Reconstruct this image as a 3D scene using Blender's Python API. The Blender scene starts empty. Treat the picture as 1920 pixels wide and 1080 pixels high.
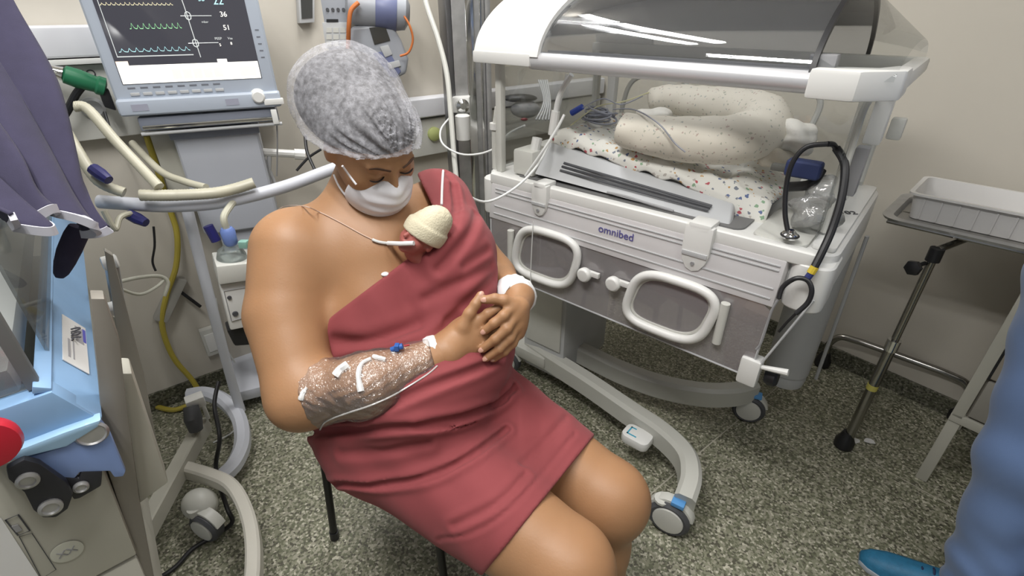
import bpy, bmesh, math, random
import numpy as np
from mathutils import Vector, Matrix
random.seed(7)
C = bpy.context.scene.collection
V = Vector
# ------------------------------------------------------------------ camera
F_PX, PITCH, CAM_H = 937.0, math.radians(29.4), 1.38
cam_d = bpy.data.cameras.new('camera'); cam = bpy.data.objects.new('camera', cam_d); C.objects.link(cam)
cam.location = (0, 0, CAM_H); cam.rotation_euler = (math.pi/2 - PITCH, 0, 0)
cam_d.sensor_width = 36; cam_d.lens = F_PX / 1920 * 36; cam_d.clip_start = 0.02
bpy.context.scene.camera = cam
sc = bpy.context.scene
sc.view_settings.view_transform = 'Standard'; sc.view_settings.look = 'None'
sc.view_settings.gamma = 1; sc.view_settings.use_curve_mapping = False
sc.view_settings.exposure = 0.16
# ------------------------------------------------------------------ world
w = bpy.data.worlds.new('world'); sc.world = w; w.use_nodes = True
w.node_tree.nodes['Background'].inputs[0].default_value = (0.80, 0.84, 0.92, 1)
w.node_tree.nodes['Background'].inputs[1].default_value = 0.34
def area(name, loc, size, energy, col=(1, .985, .96), rot=(0, 0, 0)):
    l = bpy.data.lights.new(name, 'AREA'); l.shape = 'RECTANGLE'; l.size, l.size_y = size; l.energy = energy; l.color = col
    o = bpy.data.objects.new(name, l); C.objects.link(o); o.location = loc; o.rotation_euler = rot
    return o
YAW = math.atan2(.622, .783)
for nm, x, y, e in (('lamp_near', -.45, .25, 38), ('lamp_far', -.22, 1.85, 30), ('lamp_side', .95, -.1, 12)):   # twin-tube ceiling lights
    r_ = 0 if nm == 'lamp_far' else YAW
    for s in (-.09, .09): area(nm, (x+s*math.cos(r_), y+s*math.sin(r_), 2.585), (.07, 1.22), e/2, rot=(0, 0, r_))

# ------------------------------------------------------------------ rays: where a viewing direction meets a real plane, used to read dimensions
def ray(px, py):
    u = (px-960)/F_PX; v = (py-540)/F_PX; c, s = math.cos(PITCH), math.sin(PITCH)
    return V((u, c-v*s, -s-v*c))
CAM = V((0, 0, CAM_H))
def Pt(px, py, t): return CAM + ray(px, py)*t
def Pz(px, py, z): d = ray(px, py); return CAM + d*((z-CAM_H)/d.z)
def Pp(px, py, p0, n): d = ray(px, py); return CAM + d*((V(p0)-CAM).dot(n)/d.dot(n))

# ------------------------------------------------------------------ materials
MATS = {}
def mat(name, col, rough=.5, metal=0, nscale=0, namt=0, bump=0, bscale=200, col2=None, spec=.5, emit=0, sheen=0, sss=0):
    if name in MATS: return MATS[name]
    m = bpy.data.materials.new(name); m.use_nodes = True; nt = m.node_tree; b = nt.nodes['Principled BSDF']
    b.inputs['Base Color'].default_value = (*col, 1); b.inputs['Roughness'].default_value = rough
    b.inputs['Metallic'].default_value = metal; b.inputs['Specular IOR Level'].default_value = spec
    if sheen: b.inputs['Sheen Weight'].default_value = sheen
    if sss:
        b.inputs['Subsurface Weight'].default_value = sss; b.inputs['Subsurface Scale'].default_value = .01
        b.inputs['Subsurface Radius'].default_value = (1, .4, .2)
    if emit:
        b.inputs['Emission Color'].default_value = (*col, 1); b.inputs['Emission Strength'].default_value = emit
    tc = nt.nodes.new('ShaderNodeTexCoord')
    if nscale:
        n = nt.nodes.new('ShaderNodeTexNoise'); n.inputs['Scale'].default_value = nscale; n.inputs['Detail'].default_value = 5
        nt.links.new(tc.outputs['Object'], n.inputs['Vector'])
        r = nt.nodes.new('ShaderNodeValToRGB'); r.color_ramp.elements[0].position = .3; r.color_ramp.elements[1].position = .7
        c2 = col2 or tuple(c*(1-namt) for c in col)
        r.color_ramp.elements[0].color = (*c2, 1); r.color_ramp.elements[1].color = (*col, 1)
        nt.links.new(n.outputs['Fac'], r.inputs['Fac']); nt.links.new(r.outputs['Color'], b.inputs['Base Color'])
    if bump:
        n2 = nt.nodes.new('ShaderNodeTexNoise'); n2.inputs['Scale'].default_value = bscale; n2.inputs['Detail'].default_value = 3
        nt.links.new(tc.outputs['Object'], n2.inputs['Vector'])
        bp = nt.nodes.new('ShaderNodeBump'); bp.inputs['Strength'].default_value = bump; bp.inputs['Distance'].default_value = .002
        nt.links.new(n2.outputs['Fac'], bp.inputs['Height']); nt.links.new(bp.outputs['Normal'], b.inputs['Normal'])
    MATS[name] = m; return m
def clear(name, tint, gloss=.12, rough=.03, bump=0, bscale=60, bdist=.01, solid=0, solidcol=(1, 1, 1)):
    m = bpy.data.materials.new(name); m.use_nodes = True; nt = m.node_tree; nt.nodes.clear()
    out = nt.nodes.new('ShaderNodeOutputMaterial'); t = nt.nodes.new('ShaderNodeBsdfTransparent'); g = nt.nodes.new('ShaderNodeBsdfGlossy')
    t.inputs[0].default_value = (*tint, 1); g.inputs['Roughness'].default_value = rough
    fr = nt.nodes.new('ShaderNodeLayerWeight'); fr.inputs['Blend'].default_value = .25
    mp = nt.nodes.new('ShaderNodeMapRange'); mp.inputs['To Min'].default_value = gloss*.5; mp.inputs['To Max'].default_value = min(1, gloss*4)
    nt.links.new(fr.outputs['Fresnel'], mp.inputs['Value'])
    mx = nt.nodes.new('ShaderNodeMixShader'); nt.links.new(mp.outputs[0], mx.inputs[0])
    nt.links.new(t.outputs[0], mx.inputs[1]); nt.links.new(g.outputs[0], mx.inputs[2])
    last = mx
    if bump:
        tc = nt.nodes.new('ShaderNodeTexCoord'); n = nt.nodes.new('ShaderNodeTexNoise'); n.inputs['Scale'].default_value = bscale
        n.inputs['Distortion'].default_value = 1.5
        bp = nt.nodes.new('ShaderNodeBump'); bp.inputs['Strength'].default_value = bump; bp.inputs['Distance'].default_value = bdist
        nt.links.new(tc.outputs['Object'], n.inputs['Vector']); nt.links.new(n.outputs['Fac'], bp.inputs['Height'])
        nt.links.new(bp.outputs['Normal'], g.inputs['Normal'])
    if solid:
        d = nt.nodes.new('ShaderNodeBsdfDiffuse'); d.inputs[0].default_value = (*solidcol, 1)
        m2 = nt.nodes.new('ShaderNodeMixShader'); m2.inputs[0].default_value = solid
        nt.links.new(mx.outputs[0], m2.inputs[1]); nt.links.new(d.outputs[0], m2.inputs[2]); last = m2
    nt.links.new(last.outputs[0], out.inputs[0]); MATS[name] = m; return m

white = mat('white_plastic', (.74, .74, .72), .35, nscale=6, namt=.06)
offwhite = mat('offwhite_plastic', (.60, .60, .56), .42, nscale=8, namt=.08)
pale = mat('pale_grey_plastic', (.50, .51, .52), .4, nscale=9, namt=.06)
midgrey = mat('mid_grey_plastic', (.30, .30, .31), .45, nscale=9, namt=.1)
darkgrey = mat('dark_grey_rubber', (.075, .077, .085), .6, nscale=20, namt=.2)
black = mat('black_rubber', (.012, .012, .014), .45)
bluegrey = mat('blue_grey_plastic', (.43, .48, .56), .4, nscale=5, namt=.08)
bluegrey_dark = mat('slate_grey_plastic', (.20, .22, .27), .45, nscale=8, namt=.1)
steel = mat('brushed_steel', (.50, .50, .50), .38, .6, nscale=30, namt=.2)
chrome = mat('chrome', (.75, .75, .75), .12, 1)
cream = mat('cream_enamel', (.46, .45, .39), .4, nscale=7, namt=.08)
cream_dark = mat('greige_enamel', (.30, .285, .25), .5, nscale=7, namt=.1)
acrylic = clear('clear_acrylic', (.90, .91, .91), .10)
hood_acrylic = clear('hood_acrylic', (.86, .87, .89), .24, solid=.05, solidcol=(.35, .36, .38))
door_acrylic = clear('door_acrylic', (.86, .84, .85), .20, solid=.30, solidcol=(.60, .57, .58))

# ------------------------------------------------------------------ mesh building
class MB:
    def __init__(s, M=None): s.v = []; s.f = []; s.M = M
    def add(s, vs, fs):
        n = len(s.v)
        for p in vs:
            p = V(p); s.v.append(s.M @ p if s.M else p)
        s.f += [tuple(i+n for i in f) for f in fs]; return s
    def hexa(s, p):  # 8 corners: bottom 4 then top 4, same order
        return s.add(p, [(3, 2, 1, 0), (4, 5, 6, 7), (0, 1, 5, 4), (1, 2, 6, 5), (2, 3, 7, 6), (3, 0, 4, 7)])
    def box(s, a, b):
        (x0, y0, z0), (x1, y1, z1) = [(min(p, q), min(r, t), min(u, v)) for (p, q), (r, t), (u, v) in [((a[0], b[0]), (a[1], b[1]), (a[2], b[2]))]][0], (max(a[0], b[0]), max(a[1], b[1]), max(a[2], b[2]))
        return s.hexa([(x0, y0, z0), (x1, y0, z0), (x1, y1, z0), (x0, y1, z0), (x0, y0, z1), (x1, y0, z1), (x1, y1, z1), (x0, y1, z1)])
    def obox(s, c, x, y, z):  # centre and three half-axis vectors
        c, x, y, z = V(c), V(x), V(y), V(z)
        return s.hexa([c-x-y-z, c+x-y-z, c+x+y-z, c-x+y-z, c-x-y+z, c+x-y+z, c+x+y+z, c-x+y+z])
    def prism(s, pts, vec):
        vec = V(vec); n = len(pts); vs = [V(p) for p in pts] + [V(p)+vec for p in pts]
        return s.add(vs, [tuple(range(n-1, -1, -1)), tuple(range(n, 2*n))] + [(i, (i+1) % n, n+(i+1) % n, n+i) for i in range(n)])
    def tube(s, pts, r, n=10, closed=False, flat=1.0, up=None):
        pts = [V(p) for p in pts]; m = len(pts); rs = r if isinstance(r, (list, tuple)) else [r]*m
        vs = []; prev = None
        for i, p in enumerate(pts):
            if closed: t = pts[(i+1) % m]-pts[i-1]
            else: t = pts[min(i+1, m-1)]-pts[max(i-1, 0)]
            t.normalize()
            if up is not None: a = t.cross(V(up)); a = a if a.length > 1e-4 else t.orthogonal()
            elif prev is None: a = t.orthogonal()
            else: a = prev-t*prev.dot(t)
            a.normalize(); prev = a; b = t.cross(a)
            for k in range(n):
                q = 2*math.pi*k/n; vs.append(p+(a*math.cos(q)+b*math.sin(q)*flat)*rs[i])
        fs = [(i*n+k, i*n+(k+1) % n, ((i+1) % m)*n+(k+1) % n, ((i+1) % m)*n+k) for i in range(m if closed else m-1) for k in range(n)]
        if not closed: fs += [tuple(range(n-1, -1, -1)), tuple(range((m-1)*n, m*n))]
        return s.add(vs, fs)
    def sweep(s, pts, prof, up, closed=False):  # profile (side, up) swept along pts
        pts = [V(p) for p in pts]; up = V(up); m = len(pts); n = len(prof); vs = []
        for i, p in enumerate(pts):
            t = (pts[(i+1) % m]-pts[i-1]) if closed else pts[min(i+1, m-1)]-pts[max(i-1, 0)]
            t.normalize(); a = t.cross(up).normalized(); b = a.cross(t)
            for (x, y) in prof: vs.append(p+a*x+b*y)
        fs = [(i*n+k, i*n+(k+1) % n, ((i+1) % m)*n+(k+1) % n, ((i+1) % m)*n+k) for i in range(m if closed else m-1) for k in range(n)]
        if not closed: fs += [tuple(range(n-1, -1, -1)), tuple(range((m-1)*n, m*n))]
        return s.add(vs, fs)
    def lathe(s, prof, c, axis=(0, 0, 1), n=20):
        c = V(c); ax = V(axis).normalized(); a = ax.orthogonal().normalized(); b = ax.cross(a); vs = []
        for (r, h) in prof:
            for k in range(n):
                q = 2*math.pi*k/n; vs.append(c+ax*h+(a*math.cos(q)+b*math.sin(q))*max(r, 1e-5))
        m = len(prof)
        fs = [(i*n+k, i*n+(k+1) % n, (i+1)*n+(k+1) % n, (i+1)*n+k) for i in range(m-1) for k in range(n)]
        return s.add(vs, fs+[tuple(range(n-1, -1, -1)), tuple(range((m-1)*n, m*n))])
    def ell(s, c, r, n=16, x=(1, 0, 0), y=(0, 1, 0), z=(0, 0, 1)):
        c, x, y, z = V(c), V(x), V(y), V(z); vs = []; h = n//2
        for i in range(h+1):
            th = math.pi*(i+.02)/(h+.04)
            for k in range(n):
                q = 2*math.pi*k/n
                vs.append(c+x*r[0]*math.sin(th)*math.cos(q)+y*r[1]*math.sin(th)*math.sin(q)+z*r[2]*math.cos(th))
        fs = [(i*n+k, (i+1)*n+k, (i+1)*n+(k+1) % n, i*n+(k+1) % n) for i in range(h) for k in range(n)]
        return s.add(vs, fs+[tuple(range(n)), tuple(range((h+1)*n-1, h*n-1, -1))])
ORG = {}
def obj(name, mb, m, parent=None, bevel=0, label=None, cat=None, group=None, kind=None, seg=2, ang=35):
    me = bpy.data.meshes.new(name); o0 = ORG.get(parent, V((0, 0, 0))) if parent else V((0, 0, 0))
    me.from_pydata([tuple(p-o0) for p in mb.v], [], mb.f)
    bm = bmesh.new(); bm.from_mesh(me); bmesh.ops.recalc_face_normals(bm, faces=bm.faces)
    if bevel:
        es = [e for e in bm.edges if len(e.link_faces) == 2 and e.calc_face_angle(0) > .6]
        bmesh.ops.bevel(bm, geom=es, offset=bevel, segments=seg, affect='EDGES', profile=.6, clamp_overlap=True)
    bm.to_mesh(me); bm.free()
    me.materials.append(m); me.shade_smooth(); me.set_sharp_from_angle(angle=math.radians(ang))
    o = bpy.data.objects.new(name, me); C.objects.link(o); ORG[o] = o0
    if parent: o.parent = parent
    if label: o['label'] = label
    if cat: o['category'] = cat
    if group: o['group'] = group
    if kind: o['kind'] = kind
    return o
def thing(name, label, cat, loc=(0, 0, 0), group=None):
    o = bpy.data.objects.new(name, None); C.objects.link(o); o.location = loc; o.empty_display_size = .05
    o['label'] = label; o['category'] = cat
    if group: o['group'] = group
    ORG[o] = V(loc); return o
def struct(name, mb, m, parent=None, bevel=0):
    return obj(name, mb, m, parent, bevel, kind=None if parent else 'structure')
def cat(pts, n=6, closed=False):
    pts = [V(p) for p in pts]; m = len(pts); out = []
    rng = range(m if closed else m-1)
    for i in rng:
        if closed: p0, p1, p2, p3 = pts[i-1], pts[i], pts[(i+1) % m], pts[(i+2) % m]
        else: p0, p1, p2, p3 = pts[max(i-1, 0)], pts[i], pts[i+1], pts[min(i+2, m-1)]
        for k in range(n):
            t = k/n; out.append(.5*((2*p1)+(p2-p0)*t+(2*p0-5*p1+4*p2-p3)*t*t+(3*p1-p0-3*p2+p3)*t*t*t))
    if not closed: out.append(pts[-1])
    return out
def text(name, body, m, size, o, x, y, parent, depth=.0006, cx=True):
    cu = bpy.data.curves.new(name, 'FONT'); cu.body = body; cu.size = size; cu.extrude = depth
    if cx: cu.align_x = 'CENTER'; cu.align_y = 'CENTER'
    dg = None; tmp = bpy.data.objects.new(name, cu); me = bpy.data.meshes.new_from_object(tmp); bpy.data.objects.remove(tmp)
    x = V(x).normalized(); y = V(y); y = (y-x*y.dot(x)).normalized(); z = x.cross(y); o = V(o)-ORG.get(parent, V((0, 0, 0)))
    me.transform(Matrix(((x.x, y.x, z.x, o.x), (x.y, y.y, z.y, o.y), (x.z, y.z, z.z, o.z), (0, 0, 0, 1))))
    me.materials.append(m); ob = bpy.data.objects.new(name, me); C.objects.link(ob); ob.parent = parent; ORG[ob] = ORG.get(parent, V((0, 0, 0)))
    return ob

# ------------------------------------------------------------------ room
UX = V((.783, .622, 0)); UY = V((-.622, .783, 0))  # UX runs along wall_left, UY along wall_right
CORNER = V((.478, 2.973, 0)); RH = 2.62
def rm(x, y, z): return CORNER + UX*x + UY*y + V((0, 0, z))     # room frame, x<0 along the left wall, y<0 along the right wall
# floor of slabs separated by brass strips
def terrazzo(name, tint):
    m = bpy.data.materials.new(name); m.use_nodes = True; nt = m.node_tree; b = nt.nodes['Principled BSDF']
    tc = nt.nodes.new('ShaderNodeTexCoord')
    vo = nt.nodes.new('ShaderNodeTexVoronoi'); vo.inputs['Scale'].default_value = 160
    vo.inputs['Randomness'].default_value = 1
    nt.links.new(tc.outputs['Object'], vo.inputs['Vector'])
    sep = nt.nodes.new('ShaderNodeSeparateColor'); nt.links.new(vo.outputs['Color'], sep.inputs[0])
    r = nt.nodes.new('ShaderNodeValToRGB'); r.color_ramp.interpolation = 'CONSTANT'; e = r.color_ramp.elements
    cols = [(0, (.075, .072, .052)), (.16, (.115, .120, .078)), (.42, (.19, .192, .135)), (.68, (.26, .25, .195)), (.9, (.40, .385, .31))]
    e[0].position, e[0].color = 0, (*[c*tint for c in cols[0][1]], 1); e[1].position, e[1].color = cols[1][0], (*[c*tint for c in cols[1][1]], 1)
    for p, c in cols[2:]: q = e.new(p); q.color = (*[k*tint for k in c], 1)
    nt.links.new(sep.outputs[0], r.inputs['Fac'])
    n = nt.nodes.new('ShaderNodeTexNoise'); n.inputs['Scale'].default_value = 35; n.inputs['Detail'].default_value = 4
    nt.links.new(tc.outputs['Object'], n.inputs['Vector'])
    mx = nt.nodes.new('ShaderNodeMix'); mx.data_type = 'RGBA'; mx.blend_type = 'MULTIPLY'; mx.inputs[0].default_value = .45
    nt.links.new(r.outputs[0], mx.inputs[6]); nt.links.new(n.outputs['Fac'], mx.inputs[7])
    bw = nt.nodes.new('ShaderNodeHueSaturation'); bw.inputs['Saturation'].default_value = 1.0; bw.inputs['Value'].default_value = 1.6
    nt.links.new(mx.outputs[2], bw.inputs['Color']); nt.links.new(bw.outputs[0], b.inputs['Base Color'])
    b.inputs['Roughness'].default_value = .42; MATS[name] = m; return m
terr = terrazzo('terrazzo', .95); terr_d = terrazzo('terrazzo_dark', .45)
wallm = mat('painted_wall', (.57, .535, .47), .75, nscale=2.2, namt=.05, bump=.15, bscale=30)
ceilm = mat('painted_ceiling', (.75, .75, .73), .8, nscale=2, namt=.03)
grout = mat('floor_joint', (.42, .40, .33), .5)
fl = MB(); fl.add([rm(-5.6, -5.2, -.001), rm(1.2, -5.2, -.001), rm(1.2, 1.2, -.001), rm(-5.6, 1.2, -.001),
                   rm(-5.6, -5.2, -.06), rm(1.2, -5.2, -.06), rm(1.2, 1.2, -.06), rm(-5.6, 1.2, -.06)],
                  [(0, 1, 2, 3), (7, 6, 5, 4), (0, 4, 5, 1), (1, 5, 6, 2), (2, 6, 7, 3), (3, 7, 4, 0)])
floor = struct('floor', fl, grout)
# joints read from the photograph: one runs at a slant from under the far caster
j1 = Pz(1310, 850, 0); j2 = Pz(1500, 690, 0); jd = (j2-j1).normalized(); jn = V((-jd.y, jd.x, 0))
for i in range(-4, 5):
    for k in range(-4, 5):
        s = 1.15; g = .0025
        o = j1 + jn*(i*s) + jd*((k-.62)*s)
        q = MB().hexa([o+jd*g+jn*g-V((0, 0, .012)), o+jd*(s-g)+jn*g-V((0, 0, .012)), o+jd*(s-g)+jn*(s-g)-V((0, 0, .012)), o+jd*g+jn*(s-g)-V((0, 0, .012)),
                       o+jd*g+jn*g, o+jd*(s-g)+jn*g, o+jd*(s-g)+jn*(s-g), o+jd*g+jn*(s-g)])
        c = o+jd*s/2+jn*s/2
        if (c-CORNER).dot(UX) < .55 and (c-CORNER).dot(UY) < .55 and (c-CORNER).dot(UX) > -5.8 and (c-CORNER).dot(UY) > -5: obj('floor_slab', q, terr, floor)
struct('wall_left', MB().hexa([rm(-5.6, 0, 0), rm(0, 0, 0), rm(.15, .15, 0), rm(-5.6, .15, 0), rm(-5.6, 0, RH), rm(0, 0, RH), rm(.15, .15, RH), rm(-5.6, .15, RH)]), wallm)
struct('wall_right', MB().hexa([rm(0, -5.2, 0), rm(.15, -5.2, 0), rm(.15, .15, 0), rm(0, 0, 0), rm(0, -5.2, RH), rm(.15, -5.2, RH), rm(.15, .15, RH), rm(0, 0, RH)]), wallm)
struct('baseboard_left', MB().hexa([rm(-5.6, -.012, 0), rm(-.012, -.012, 0), rm(0, 0, 0), rm(-5.6, 0, 0), rm(-5.6, -.012, .075), rm(-.012, -.012, .075), rm(0, 0, .075), rm(-5.6, 0, .075)]), terr_d)
struct('baseboard_right', MB().hexa([rm(-.012, -5.2, 0), rm(0, -5.2, 0), rm(0, 0, 0), rm(-.012, -.012, 0), rm(-.012, -5.2, .075), rm(0, -5.2, .075), rm(0, 0, .075), rm(-.012, -.012, .075)]), terr_d)
struct('ceiling', MB().hexa([rm(-5.6, -5.2, RH), rm(.15, -5.2, RH), rm(.15, .15, RH), rm(-5.6, .15, RH), rm(-5.6, -5.2, RH+.1), rm(.15, -5.2, RH+.1), rm(.15, .15, RH+.1), rm(-5.6, .15, RH+.1)]), ceilm)

# far side of the room, behind the camera, with a small bright pane that the ventilator screen mirrors
struct('wall_front', MB().hexa([rm(-5.6, -5.3, 0), rm(.15, -5.3, 0), rm(.15, -5.2, 0), rm(-5.6, -5.2, 0), rm(-5.6, -5.3, RH), rm(.15, -5.3, RH), rm(.15, -5.2, RH), rm(-5.6, -5.2, RH)]), wallm)
pane = mat('bright_pane', (1, 1, .98), .4, emit=24.0)
wn = struct('window_1', MB().hexa([rm(-4.46, -5.2, 1.10), rm(-4.06, -5.2, 1.10), rm(-4.06, -5.17, 1.10), rm(-4.46, -5.17, 1.10), rm(-4.46, -5.2, 1.32), rm(-4.06, -5.2, 1.32), rm(-4.06, -5.17, 1.32), rm(-4.46, -5.17, 1.32)]), offwhite)
obj('pane', MB().hexa([rm(-4.43, -5.17, 1.13), rm(-4.09, -5.17, 1.13), rm(-4.09, -5.165, 1.13), rm(-4.43, -5.165, 1.13), rm(-4.43, -5.17, 1.29), rm(-4.09, -5.17, 1.29), rm(-4.09, -5.165, 1.29), rm(-4.43, -5.165, 1.29)]), pane, wn)
# ------------------------------------------------------------------ the open incubator on the right; frame: a along it, b deep, z up
MI = Matrix(((.7641, .6451, 0, 0), (-.6451, .7641, 0, 0), (0, 0, 1, 0), (0, 0, 0, 1)))
def I(a, b, z): return MI @ V((a, b, z))
def Ib(px, py, b): n = I(0, 1, 0); return Pp(px, py, n*b, n)
IM = lambda: MB(MI)
inc = thing('baby_incubator', 'large white hospital incubator with clear hood, its front door folded down', 'incubator', I(-.6, 1.5, 0))
A0, A1, B0, B1, ZD = -1.14, -.09, 1.20, 1.84, .90
def rrect(a0, b0, a1, b1, r, z, n=5):
    out = []
    for (cx, cy, q0) in ((a1-r, b0+r, -90), (a1-r, b1-r, 0), (a0+r, b1-r, 90), (a0+r, b0+r, 180)):
        for k in range(n+1):
            q = math.radians(q0+90*k/n); out.append((cx+r*math.cos(q), cy+r*math.sin(q), z))
    return out
deck = obj('deck', IM().prism(rrect(A0, B0+.012, A1, B1, .045, .765), (0, 0, ZD-.765)), white, inc, .012, seg=3)
# apron along the front: white rim, recessed grey band with ribs
apr = obj('front_apron', IM().box((A0+.04, B0-.012, .868), (A1-.03, B0+.02, .905)), white, deck, .009, seg=3)
obj('apron_band', IM().hexa([(A0+.05, B0-.030, .757), (A1-.09, B0-.030, .757), (A1-.085, B0+.015, .757), (A0+.05, B0+.015, .757), (A0+.05, B0-.013, .872), (A1-.09, B0-.013, .872), (A1-.085, B0+.015, .872), (A0+.05, B0+.015, .872)]), mat('lilac_grey_plastic', (.58, .565, .57), .4, nscale=7, namt=.06), deck, .004)
for z in (.856, .845, .80, .775):
    bz = B0-.013-.017*(.872-z)/.115
    obj('apron_rib', IM().box((A0+.07, bz-.0025, z), (A1-.10, bz+.003, z+.003)), pale, deck)
obj('corner_block', IM().prism(rrect(A1-.085, B0-.016, A1+.004, B0+.12, .035, .758), (0, 0, .12)), white, deck, .012, seg=3)
obj('corner_block', IM().prism(rrect(A0-.004, B0-.010, A0+.07, B0+.1, .03, .758), (0, 0, .125)), white, deck, .012, seg=3)
text('logo', 'omnibed', mat('logo_blue', (.10, .09, .30), .5), .032, I(-.614, B0-.0222, .826), I(1, 0, 0), (0, 0, 1), inc)
# inner recess and end tray
obj('deck_recess', IM().prism(rrect(-1.02, 1.225, -.30, 1.79, .03, .897), (0, 0, .008)), mat('grey_recess', (.16, .16, .16), .6), deck)
obj('end_tray', IM().prism(rrect(-.275, 1.215, -.155, 1.46, .02, .9), (0, 0, .008)), offwhite, deck, .003)
obj('end_panel', IM().prism(rrect(-.15, 1.23, -.10, 1.81, .012, .9), (0, 0, .012)), white, deck, .004)
text('bed_number', '102', mat('ink', (.06, .06, .07), .6), .030, I(-.125, 1.50, .9135), I(.85, .55, 0), I(-.55, .85, 0), inc)
# mattress platform, tilted up at its left end
def tilt(a): return .915 + (-.30-a)*.115
def slab(a0, a1, b0, b1, t0, t1, mb=None):
    mb = mb or IM()
    return mb.hexa([(a0, b0, tilt(a0)+t0), (a1, b0, tilt(a1)+t0), (a1, b1, tilt(a1)+t0), (a0, b1, tilt(a0)+t0),
                    (a0, b0, tilt(a0)+t1), (a1, b0, tilt(a1)+t1), (a1, b1, tilt(a1)+t1), (a0, b1, tilt(a0)+t1)])
plat = obj('mattress_platform', slab(-.96, -.33, 1.32, 1.76, -.012, .010), pale, inc, .008)
# sloping front skirt of the platform with three slots
sk = IM().hexa([(-.95, 1.235, .918), (-.335, 1.235, .902), (-.335, 1.27, .895), (-.95, 1.27, .91), (-.95, 1.315, tilt(-.95)+.012), (-.36, 1.315, tilt(-.36)+.012), (-.36, 1.34, tilt(-.36)+.012), (-.95, 1.34, tilt(-.95)+.012)])
obj('platform_skirt', sk, pale, plat, .004)
for k, (u, th) in enumerate(((.32, .0022), (.44, .0045), (.55, .0022))):
    def sp(a, u): zt = tilt(a)+.012; zb = .91; return V((a, 1.235+.080*u-.003, zb+(zt-zb)*u))
    s0, s1 = sp(-.87, u), sp(-.40, u)
    obj('slot', IM().hexa([s0, s1, s1+V((0, .004, .006)), s0+V((0, .004, .006)), s0+V((0, 0, th)), s1+V((0, 0, th)), s1+V((0, .006, th)), s0+V((0, .006, th))]), darkgrey, plat)
obj('tilt_lever', IM().tube(cat([(-.68, 1.226, .918), (-.62, 1.226, .919), (-.56, 1.226, .915), (-.48, 1.228, .910)]), .0035), midgrey, inc)
obj('xray_tray_frame', IM().box((-1.035, 1.23, .905), (-.955, 1.50, .985)), offwhite, inc, .01)
obj('mattress', slab(-.95, -.37, 1.33, 1.73, .012, .05), mat('mattress_cover', (.55, .55, .52), .6), inc, .014, seg=3)
# ------ posts, rails and walls
for (a, b) in ((-1.09, 1.235), (-1.09, 1.80), (-.15, 1.80)):
    obj('corner_post', IM().box((a-.012, b-.012, .9), (a+.012, b+.012, 1.235)), offwhite, inc, .005)
obj('support_post', IM().box((-.985, 1.70, .9), (-.955, 1.73, 1.235)), white, inc, .004)
obj('hinge_arm', IM().tube([(-1.125, 1.25, .90), (-1.125, 1.25, 1.02), (-1.115, 1.25, 1.10)], [.014, .014, .010]), offwhite, inc)
obj('hinge_collar', IM().tube([(-1.125, 1.25, 1.03), (-1.125, 1.25, 1.05)], [.02, .02]), white, inc)
obj('hose_guide', IM().tube(cat([(-.985, 1.26, .915), (-.975, 1.27, .99), (-.972, 1.275, 1.02)]), [.017]*8+[.017]*5 if False else .016), white, inc)
# front hood rail: round silver tube with white end blocks
obj('hood_rail', IM().tube([(-.935, 1.195, 1.25), (-.20, 1.195, 1.25)], .023, 20), mat('silver_rail', (.62, .62, .64), .32, .35), inc)
obj('rail_end_block', IM().prism([(-.235, 1.166, 1.222), (-.15, 1.166, 1.222), (-.085, 1.24, 1.222), (-.085, 1.33, 1.222), (-.115, 1.33, 1.222), (-.14, 1.26, 1.222), (-.235, 1.22, 1.222)], (0, 0, .055)), white, inc, .008)
obj('rear_rail', IM().box((-1.13, 1.81, 1.225), (-.09, 1.845, 1.262)), offwhite, inc, .008)
obj('end_rail', IM().box((-.125, 1.30, 1.225), (-.09, 1.82, 1.262)), white, inc, .008)
# canopy: profile in (b, z)
prof = [(1.185, 1.258), (1.20, 1.295), (1.235, 1.335), (1.29, 1.372), (1.36, 1.402), (1.44, 1.42), (1.52, 1.426), (1.60, 1.42), (1.68, 1.402), (1.75, 1.372), (1.80, 1.335), (1.835, 1.295), (1.845, 1.258)]
prof = [(p.x, p.y) for p in cat([V((b, z, 0)) for b, z in prof], 3)]
def canopy(a0, a1, th, pr=prof, a0t=None):
    mb = IM(); n = len(pr); vs = []
    for (a, k) in ((a0, 0), (a1, 0), (a0, th), (a1, th)):
        for (b, z) in pr:
            cb, cz = 1.515, 1.2; d = V((b-cb, z-cz, 0)); d.normalize(); vs.append((a, b+d.x*k, z+d.y*k))
    fs = []
    for i in range(n-1):
        fs += [(i, i+1, n+i+1, n+i), (2*n+i, 3*n+i, 3*n+i+1, 2*n+i+1), (i, 2*n+i, 2*n+i+1, i+1), (n+i, n+i+1, 3*n+i+1, 3*n+i)]
    fs += [(0, n, 3*n, 2*n), (n-1, 3*n-1, 4*n-1, 2*n-1)]
    return mb.add(vs, fs)
hood = obj('hood', canopy(-.90, -.235, .004), hood_acrylic, inc)
obj('canopy_end', canopy(-1.135, -.90, .016), white, inc)
obj('canopy_lip', IM().box((-1.14, 1.168, 1.235), (-.925, 1.215, 1.268)), white, inc, .006)
mbk = IM().sweep([(-.235, b, z+.004) for b, z in prof], [(-.006, -.005), (.006, -.005), (.006, .005), (-.006, .005)], (1, 0, 0))
obj('hood_seal', mbk, black, hood)
mbe = IM(); n = len(prof)
mbe.add([(-.235, b, z) for b, z in prof]+[(-.10, 1.515+(b-1.515)*.93, 1.258+(z-1.258)*.35) for b, z in prof], [(i, i+1, n+i+1, n+i) for i in range(n-1)])
obj('hood_end_slope', mbe, acrylic, hood)
obj('hood_hinge', IM().box((-.25, 1.20, 1.262), (-.20, 1.235, 1.30)), midgrey, inc, .005)
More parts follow.
